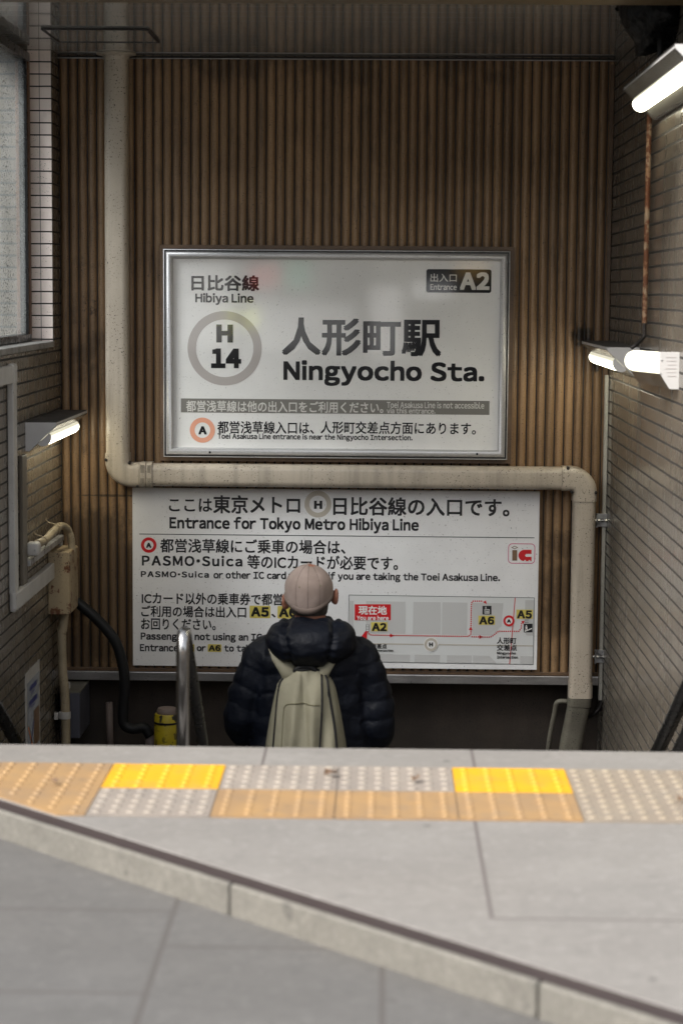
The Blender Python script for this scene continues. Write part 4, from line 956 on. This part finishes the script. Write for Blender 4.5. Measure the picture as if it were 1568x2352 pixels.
for s, arm in ((-1, [(606, 1512, 0), (570, 1595, .0), (556, 1660, .0), (600, 1722, .2), (628, 1724, .25)]), (1, [(822, 1512, 0), (852, 1595, -.01), (866, 1680, .0), (824, 1735, .2), (798, 1738, .25)])):
    limb(b, [pp(*q) for q in arm], [.055, .046, .038, .03, .028])
    hp = pp(*arm[-1]); 
    for f in range(4): limb(b, [hp + Vector((-s * .02, .02, .024 - .016 * f)), hp + Vector((-s * .055, .045, .022 - .015 * f)), hp + Vector((-s * (.085 - .006 * abs(f - 1)), .05, .012 - .014 * f))], [.010, .009, .008], 3)
    limb(b, [hp + Vector((0, .02, .03)), hp + Vector((-s * .03, .03, .05))], [.011, .009], 3)
hip = pp(713, 1800)
feet = []
for s in (-1, 1):
    kn = Vector((hip.x + s * .095, YPN + .05 + (.05 if s > 0 else 0), ZF + .46)); fz = ZF + (0 if s < 0 else -RISE); fy = YPN + (-.02 if s < 0 else .24)
    an = Vector((hip.x + s * .09, fy, fz + .09)); feet.append(an)
    limb(b, [Vector((hip.x + s * .085, YPN, hip.z)), kn, an], [.085, .056, .042])
    limb(b, [an + Vector((0, -.03, -.04)), an + Vector((s * .02, .15, -.06))], [.042, .032])
person = link('person', fuse(b.bm, .0065, 3), M['skin'], smooth=True)
tag(person, 'person seen from behind in a pink cap and navy down jacket on the stairs', 'person')
# --- jacket
skel = [((713, 1400, 0), (713, 1800, 0), 'z', .040), ((604, 1512, 0), (554, 1664, 0), 'a', .075), ((824, 1512, 0), (867, 1684, 0), 'a', .075), ((554, 1664, 0), (604, 1724, .2), 'a', .07), ((867, 1684, 0), (824, 1737, .2), 'a', .07)]
b = MB()
tor = [(1432, 52, .085, 0), (1455, 84, .105, 0), (1482, 116, .125, 0), (1510, 134, .135, 0), (1560, 136, .14, 0), (1620, 138, .142, .0), (1690, 140, .145, .0), (1770, 145, .15, 0), (1800, 140, .14, 0)]
rg = []
for v, a, d, dy in tor:
    c = pp(713, v, dy); rg.append([c + Vector((a * KP * math.copysign(abs(math.cos(t)) ** .85, math.cos(t)), d * math.copysign(abs(math.sin(t)) ** .9, math.sin(t)), 0)) for t in (2 * math.pi * i / 40 for i in range(40))])
b.rings(rg)
limb(b, [pp(*q) for q in ((622, 1500, 0), (598, 1520, 0), (568, 1595, .0), (553, 1655, .0), (570, 1700, .1), (604, 1724, .2))], [.078, .080, .075, .072, .068, .06])
limb(b, [pp(*q) for q in ((806, 1500, 0), (830, 1520, 0), (856, 1595, -.0), (866, 1670, .0), (850, 1714, .1), (824, 1737, .2))], [.078, .080, .077, .074, .068, .06])
jm = fuse(b.bm, .007, 5); jm.calc_loop_triangles()
segs = [(pp(*a), pp(*c), k_, w_) for a, c, k_, w_ in skel]
nors = [v.normal.copy() for v in jm.vertices]
for v, n in zip(jm.vertices, nors):
    best = None
    for i, (a, c, k_, pt) in enumerate(segs):
        d = c - a; t = max(0., min(1., (v.co - a).dot(d) / d.length_squared)); dist = (v.co - (a + d * t)).length - (.12 if k_ == 'z' else .0)
        if best is None or dist < best[0]: best = (dist, i, t * d.length, k_)
    _, i, s, k_ = best
    if k_ == 'z': ph_ = (pp(713, 1497).z - v.co.z) / .083
    else: ph_ = s / .078 + .35 * i
    wob = .34 * noise.noise(v.co * 6 + Vector((i * 3.1, 0, 0)))
    pf = abs(math.sin(math.pi * (ph_ + wob)))
    wr = noise.noise(Vector((v.co.x * 30, v.co.y * 30, v.co.z * 10))) * .005 + noise.noise(v.co * 13) * .009 - .004 * abs(noise.noise(Vector((v.co.x * 17 + v.co.z * 9, v.co.y * 17, v.co.z * 17))))
    v.co += n * ((pf ** .38) * .0085 - .006 + wr * (.35 + .65 * pf))
link('jacket', jm, M['down'], person, True)
# --- hood
b = MB(); ellip(b.bm, pp(716, 1467, -.125), (99 * KP, .11, 53 * KP), None, 4)
ellip(b.bm, pp(650, 1462, -.07), (38 * KP, .12, 42 * KP)); ellip(b.bm, pp(783, 1464, -.07), (38 * KP, .12, 44 * KP))
ellip(b.bm, pp(694, 1433, -.075), (50 * KP, .07, 23 * KP)); ellip(b.bm, pp(748, 1436, -.075), (44 * KP, .07, 23 * KP))
for i in range(9):
    t = R(-10 + 200 * i / 8); ellip(b.bm, pp(714, 1440, .0) + Vector((.10 * math.cos(t), .09 * math.sin(t) + .01, -.005)), (.045, .045, .04))
hm = fuse(b.bm, .006, 6); nors = [v.normal.copy() for v in hm.vertices]
hcx = pp(716, 1470)
for v, n in zip(hm.vertices, nors):
    dx = (v.co.x - hcx.x) / KP; dz = (v.co.z - hcx.z) / KP
    off = 52 + 6 * math.sin(dz * .05)
    gr = min(abs(abs(dx) - off + (4 if dx > 0 else 0)) / 12., 1.)
    puck = noise.noise(Vector((dx * .03, 2.2, dz * .05))) * .006
    nearseam = math.exp(-(abs(abs(dx) - off) / 16) ** 2); puck += nearseam * .003 * math.sin(dz * .34 + dx * .03)
    v.co += n * (-(1 - gr ** .6) * .017 + puck)
link('hood', hm, M['down'], person, True)
# --- cap
cc_ = pp(709, 1354) + Vector((0, .008, 0)); CR = Vector((56.5 * KP, .114, 59 * KP)); rg = []
NA, NE = 96, 26
def cap_r(h): return (1 - max(0., h) ** 2.15) ** .56 if h > 0 else 1 - .20 * h * h
for e in range(NE + 1):
    r_ = []
    for a in range(NA):
        az = 2 * math.pi * a / NA                                       # 0 = right, 270 deg = towards the camera
        bk = max(0, -math.sin(az)); low = -.31 - .55 * bk ** 1.3 + .2 * max(0, math.sin(az)) + .06 * math.cos(az)
        q = e / NE; h = .9995 * math.cos(q * math.pi / 2) if q < .5 else None
        t_ = q; h = 1 - t_ ** 1.6 * (1 - low); h = min(h, .9995)
        rr_ = cap_r(h)
        sm = 1 - .016 * math.exp(-((((az / (math.pi / 3)) + .5) % 1 - .5) * 60 * max(rr_, .15) / 2.6) ** 2)
        sm *= 1 + .022 * noise.noise(Vector((math.cos(az) * 2.2, math.sin(az) * 2.2, h * 2.2)))
        r_.append(cc_ + Vector((CR.x * rr_ * math.cos(az) * sm, CR.y * rr_ * math.sin(az) * sm, CR.z * h)))
    rg.append(r_)
inner = [cc_ + (p - cc_) * .975 for p in rg[-1]]
capm = MB().rings(rg + [inner, [cc_ + (p - cc_) * .90 + Vector((0, 0, .02)) for p in rg[-1]]], cap=False)
cpo = capm.build('cap', M['cap'], person, smooth=True)
MB().lathe(cc_ + Vector((0, 0, CR.z - .001)), [(.009, -.002), (.0085, .003), (.004, .0055), (.001, .006)], 14).build('button', M['cap'], cpo, smooth=True)
def oncap(u, v):
    p = pp(u, v); q = p - cc_; yy = 1 - (q.x / CR.x) ** 2 - (q.z / CR.z) ** 2
    return Vector((p.x, cc_.y - CR.y * math.sqrt(max(.02, yy)) * 1.01, p.z))
for u, v in ((690, 1341), (737, 1338)): 
    c = oncap(u, v); MB().lathe(c, [(.0035, .003), (.0035, -.001), (.0015, -.0015)], 12, 'Y').build('eyelet', M['bagseam'], cpo)
c = oncap(728, 1388); MB().box((c.x - .011, c.y - .005, c.z - .01), (c.x + .011, c.y + .006, c.z + .009), .004).build('strap_tab', M['cap'], cpo, smooth=True)
bt = MB()
rad_ = lambda p, k: p + Vector(((p - cc_).x, (p - cc_).y, 0)).normalized() * k
band = [[rad_(rg[-1][a], -.002) + Vector((0, 0, -.001)) for a in range(NA)], [rad_(rg[-1][a], .0026) for a in range(NA)], [rad_(rg[-3][a], .0030) for a in range(NA)], [rad_(rg[-3][a], -.001) + Vector((0, 0, .002)) for a in range(NA)]]
M['hem'] = weathered('cap_hem_shaded', (.165, .125, .105), (.145, .11, .092), rough=.85, nscale=10)  # darker than the cap: shading of its curved lower edge painted in
bt.rings(band, cap=False).build('hem_band', M['hem'], cpo, smooth=True)
for k_ in (3, 4, 5):
    a = int(NA * (k_ * 60 - 30 + 0) / 360) if False else int(NA * k_ / 6)
    MB().tube([rg[e][a] + (rg[e][a] - cc_).normalized() * .0004 for e in range(2, NE)], .0010, 6).build('seam', M['hem'], cpo, smooth=True)
a = int(NA * .75); MB().tube([rg[e][a] + (rg[e][a] - cc_).normalized() * .0004 for e in range(2, NE)], .0010, 6).build('seam', M['hem'], cpo, smooth=True)
MB().rings([[hc + Vector((r_ * math.cos(R(az)), .012 + r_ * 1.02 * math.sin(R(az)), dz)) for az in range(188, 353, 6)] for r_, dz in ((.077, -.03), (.0785, -.055), (.076, -.075), (.073, -.088), (.070, -.096))], cap=False, closed=False).build('nape_hair', M['hair'], person, smooth=True)
vis = MB(); arc_ = [cc_ + Vector((CR.x * .95 * math.cos(R(t)), CR.y * .95 * math.sin(R(t)), -.012)) for t in range(25, 156, 10)]
tip = [cc_ + Vector((CR.x * 1.0 * math.cos(R(t)) , CR.y * .95 * math.sin(R(t)) + .075 * math.sin(R((t - 25) / 130 * 180)), -.03 - .008 * abs(math.cos(R(t))))) for t in range(25, 156, 10)]
vis.rings([arc_, tip, [p - Vector((0, 0, .004)) for p in tip], [p - Vector((0, 0, .004)) for p in arc_]], cap=False, closed=False).build('brim', M['cap'], cpo, smooth=True)
# hair under the cap, mask loop, mask
hb_ = MB(); rg = []
for el_ in range(-50, 11, 6):
    rg.append([hc + Vector((0, .005, .010)) + Vector((.0785 * math.cos(R(el_)) * math.cos(R(az)), .0965 * math.cos(R(el_)) * math.sin(R(az)), .100 * math.sin(R(el_)))) * (1 + .012 * noise.noise(Vector((az * .4, el_ * .3, 1)))) for az in range(190, 351, 5)])
hb_.rings(rg, cap=False, closed=False).build('hair', M['hair'], person, smooth=True)
mk = MB(); rg = []
for dz, w_ in ((-.012, .062), (-.035, .066), (-.06, .062), (-.085, .05)):
    rg.append([hc + Vector((w_ * 1.12 * math.cos(R(a)), .035 + (w_ + .03) * math.sin(R(a)), dz)) for a in range(15, 166, 10)])
mo = mk.rings(rg, cap=False, closed=False).build('face_mask', M['maskw'], person, smooth=True)
e = pp(666, 1386); MB().tube(spline([Vector((e.x + .005, hc.y + .07, e.z - .03)), Vector((e.x + .001, hc.y + .03, e.z - .022)), Vector((e.x - .002, hc.y - .012, e.z - .006)), Vector((e.x - .002, hc.y - .008, e.z + .018))], 5), .0035, 8).build('mask_loop', M['maskw'], person, smooth=True)
# trousers and shoes
b = MB()
for s, an in zip((-1, 1), feet):
    kn = Vector((hip.x + s * .095, YPN + .05 + (.05 if s > 0 else 0), ZF + .46))
    limb(b, [Vector((hip.x + s * .08, YPN, hip.z + .03)), kn, an + Vector((0, 0, -.02))], [.105, .078, .07])
link('trousers', fuse(b.bm, .012, 3), M['cloth_dark'], person, True)
for s, an in zip((-1, 1), feet):
    b = MB(); limb(b, [an + Vector((0, -.035, -.045)), an + Vector((s * .01, .07, -.048)), an + Vector((s * .02, .155, -.055))], [.044, .045, .036]); b.box(an + Vector((-.045, -.085, -.09)), an + Vector((.055, .195, -.062)), .012)
    link('shoe', fuse(b.bm, .007, 2), M['black'], person, True)

# ================================================================== BACKPACK
YB = 8.0
zb_ = lambda x, y: (488.1 + .29295 * x, 1267.5 + .29295 * y)
Lp = [(955, 640), (985, 575), (1030, 532), (1075, 498), (1150, 478), (1330, 440), (1540, 405), (1760, 385), (1900, 392)]
Rp = [(950, 800), (965, 850), (1000, 895), (1050, 935), (1110, 960), (1300, 1000), (1540, 1040), (1760, 1060), (1900, 1052)]
def lerp(tab, y):
    for (a, b_), (c, d) in zip(tab, tab[1:]):
        if y <= c: return b_ + (d - b_) * max(0., (y - a)) / (c - a)
    return tab[-1][1]
def bag_pt(s, y):
    l, r = lerp(Lp, y), lerp(Rp, y); x = (l + r) / 2 + s * (r - l) / 2; u, v = zb_(x, y)
    t = (y - 945) / 900.; dep = .035 + .15 * min(1, max(0, t) ** .55)
    e = (max(0., 1 - abs(s) ** 2.6)) ** .55
    fold = .011 * math.sin(x * .034 + 1.5 * math.sin(y * .004) + .6) * min(1, max(0, (y - 1000) / 300)) + .017 * noise.noise(Vector((x * .011, y * .0032, 3))) 
    fold += -.009 * math.exp(-((x - 700 - (y - 1000) * .09) / 22) ** 2) - .010 * math.exp(-((x - 560 - (1540 - y) * .05) / 30) ** 2) * max(0, min(1, (y - 1200) / 200))
    p = PY(u, v, YB); Y = 8.115 - dep * e - fold * e
    return Vector((p.x * Y / YB, Y, CAM_H + (p.z - CAM_H) * Y / YB)) if False else Vector((p.x, Y, p.z))
ys = [950 + 10 * i for i in range(8)] + [1035 + 22 * i for i in range(40)]
bmb = MB(); NS = 48
fr = [[bag_pt(-1 + 2 * i / NS, y) for i in range(NS + 1)] for y in ys]
bk = [[Vector((p.x, 8.125, p.z)) for p in row] for row in fr]
bmb.rings([f + b_[::-1] for f, b_ in zip(fr, bk)])
bp = thing('backpack', 'olive green backpack with dark piping worn on the navy jacket', 'backpack', (fr[0][24].x, 8.0, fr[-1][0].z))
bmb.build('bag_body', M['bagcloth'], bp, smooth=True)
def on_bag(x, y, lift=.002):
    l, r = lerp(Lp, y), lerp(Rp, y); s = max(-.95, min(.95, (x - (l + r) / 2) / ((r - l) / 2))); p = bag_pt(s, y); return p + Vector((0, -lift, 0))
def seam(pts, rad, nm, m, n=8): MB().tube([on_bag(q.x, q.y) for q in spline([(x, y, 0) for x, y in pts], n)], rad, 8).build(nm, m, bp, smooth=True)
seam([(512, 1090), (530, 1040), (562, 995), (600, 968), (650, 956), (740, 952), (815, 958), (865, 985), (893, 1030), (905, 1100), (928, 1230), (955, 1380), (972, 1540), (985, 1760)], .0055, 'zip_piping', M['black'])
seam([(512, 1092), (498, 1200), (488, 1330), (472, 1540), (462, 1760)], .0038, 'side_piping', M['black'])
seam([(850, 990), (856, 1100), (856, 1250), (848, 1400), (838, 1560), (832, 1760)], .0042, 'pocket_zip', M['black'])
seam([(556, 1235), (575, 1210), (610, 1196), (680, 1192), (760, 1200), (835, 1204)], .0024, 'pocket_seam', M['bagseam'])
seam([(556, 1235), (548, 1330), (540, 1540), (536, 1760)], .002, 'pocket_seam', M['bagseam'])
for x_, y_ in ((906, 1105), (509, 1100)): p_ = on_bag(x_, y_, .008); MB().box((p_.x - .004, p_.y - .003, p_.z - .03), (p_.x + .004, p_.y + .001, p_.z), .0015).build('zip_pull', M['black'], bp)
hl = [PY(*zb_(x, y), 8.085) for x, y in ((652, 962), (655, 925), (690, 905), (730, 902), (775, 908), (800, 930), (803, 965))]
MB().tube(spline(hl, 6), .012, 10).build('grab_handle', M['black'], bp, smooth=True)
MB().box(PY(*zb_(655, 962), 8.112), PY(*zb_(800, 915), 8.13), .003).build('back_pad', M['black'], bp)
for pts in ([((440, 765), (652, 905)), ((468, 850), (648, 930)), ((515, 930), (643, 958)), ((548, 992), (640, 985)), ((552, 1020), (640, 1010))],
            [((808, 905), (1018, 783)), ((808, 928), (975, 850)), ((812, 950), (930, 930)), ((818, 980), (903, 985)), ((820, 1005), (895, 1010))]):
    rows = []
    for i, (a, c) in enumerate(pts):
        Ya, y_ = [8.105, 8.09, 8.08, 8.085, 8.10][i], 0
        A_, C_ = PY(*zb_(*a), Ya), PY(*zb_(*c), Ya)
        rows.append([A_.lerp(C_, q / 6) + Vector((0, -.008 * math.sin(math.pi * q / 6), 0)) for q in range(7)])
    # over the shoulder, out of sight under the hood
    top = rows[0]; sh = [Vector((p.x, 8.20, p.z + .06)) for p in top]; fr_ = [Vector((p.x, 8.36, p.z - .02)) for p in top]; fr2 = [Vector((p.x, 8.41, p.z - .3)) for p in top]
    rows = [fr2, fr_, sh] + rows
    sb = MB(); sb.rings([r_ + [p + Vector((0, .007, 0)) for p in r_[::-1]] for r_ in rows]); sb.build('shoulder_strap', M['bagcloth'], bp, smooth=True)

# ================================================================== STREET BEHIND THE CAMERA (seen only as reflections)
M['facade'] = weathered('pale_facade', (.42, .40, .38), (.36, .35, .33), rough=.7, nscale=.6)
M['glass'] = flat('dark_window_glass', (.03, .035, .04), .08)
ob = thing('office_building', 'pale office building with rows of dark windows across the street', 'building', (0, -17, -.1))
MB().box((-16, -24, -.1), (14, -17, 6.6), .02).build('facade', M['facade'], ob)
for i in range(8):
    for k_ in range(1):
        x = -14.5 + 3.5 * i; z = 3.6 + 2.6 * k_; MB().box((x, -17.02, z), (x + 2.1, -16.96, z + 1.4)).build('window', M['glass'], ob)
def lit(nm, c, st):
    mt = bpy.data.materials.new(nm); t = NT(mt); t.set(Base_Color=c, Roughness=.4, Emission_Color=c, Emission_Strength=st * .30); return mt
for x, wd_, z_, h_, c, st in ((-3.6, .9, .3, 1.5, (1, .97, .92), 4), (-2.35, .5, 1.35, .35, (1, .12, .10), 4), (-1.75, .45, 1.3, .5, (.2, .9, .55), 2.2), (-2.4, 1.9, .2, .85, (1, .98, .95), 3), (-.2, .55, .1, 1.25, (1, .97, .95), 4.5),
                              (.55, .7, 1.15, .28, (1, 1, 1), 5), (1.35, .5, 1.55, .3, (1, .62, .2), 3), (-2.75, .5, .6, .35, (.9, .95, .3), 2.2)):
    MB().box((x, -17.06, z_), (x + wd_, -16.95, z_ + h_)).build('reflection_panel', lit('reflection_glow', c, st), ob)  # added glowing panels, there only for bright reflections in the station sign
nb = thing('neighbour_building', 'low grey building standing close outside the frosted window', 'building', (-6, 9, -.1))
MB().box((-12, 4, -.1), (-5.6, 24, 3.6), .02).build('wall', M['facade'], nb)
for i in range(6):
    y = 5.2 + 3.0 * i
    MB().box((-5.62, y, 1.2), (-5.56, y + 1.6, 2.6)).build('window', M['glass'], nb)
# dry leaves and scraps on the tactile strip
M['leaf'] = weathered('dry_leaf_brown', (.20, .125, .075), (.13, .08, .05), rough=.8, nscale=60)
for (u, v, sc, rot), lb in (((1322 / 1.7418, 1779, .035, .4), 'curled dry leaf on the left one of the two grey studded tiles'), ((952, 1791, .03, 1.2), 'dark dry leaf scrap on the grey tile left of the right yellow one'), ((125, 1797, .024, 2.), 'small dark leaf scrap on the worn orange tile at left'), ((1563, 1838, .03, .9), 'dry leaf at the right end of the beige studded tiles')):
    c = PZ(u, v, .012); mb = MB(); N_ = 8
    rows = []
    for i in range(N_ + 1):
        t = i / N_; wd_ = .42 * math.sin(math.pi * t) ** .8 + .02
        rows.append([c + Vector((math.cos(rot) * (t - .5) - math.sin(rot) * q * wd_, math.sin(rot) * (t - .5) + math.cos(rot) * q * wd_, .25 * q * q + .15 * math.sin(3 * t + q))) * sc for q in (-1, -.5, 0, .5, 1)])
    mb.rings(rows, cap=False, closed=False); o = mb.build('dry_leaf', M['leaf'], smooth=True); tag(o, lb, 'leaf', 'dry leaves on the tactile strip')
    sm = o.modifiers.new('thickness', 'SOLIDIFY'); sm.thickness = .0006
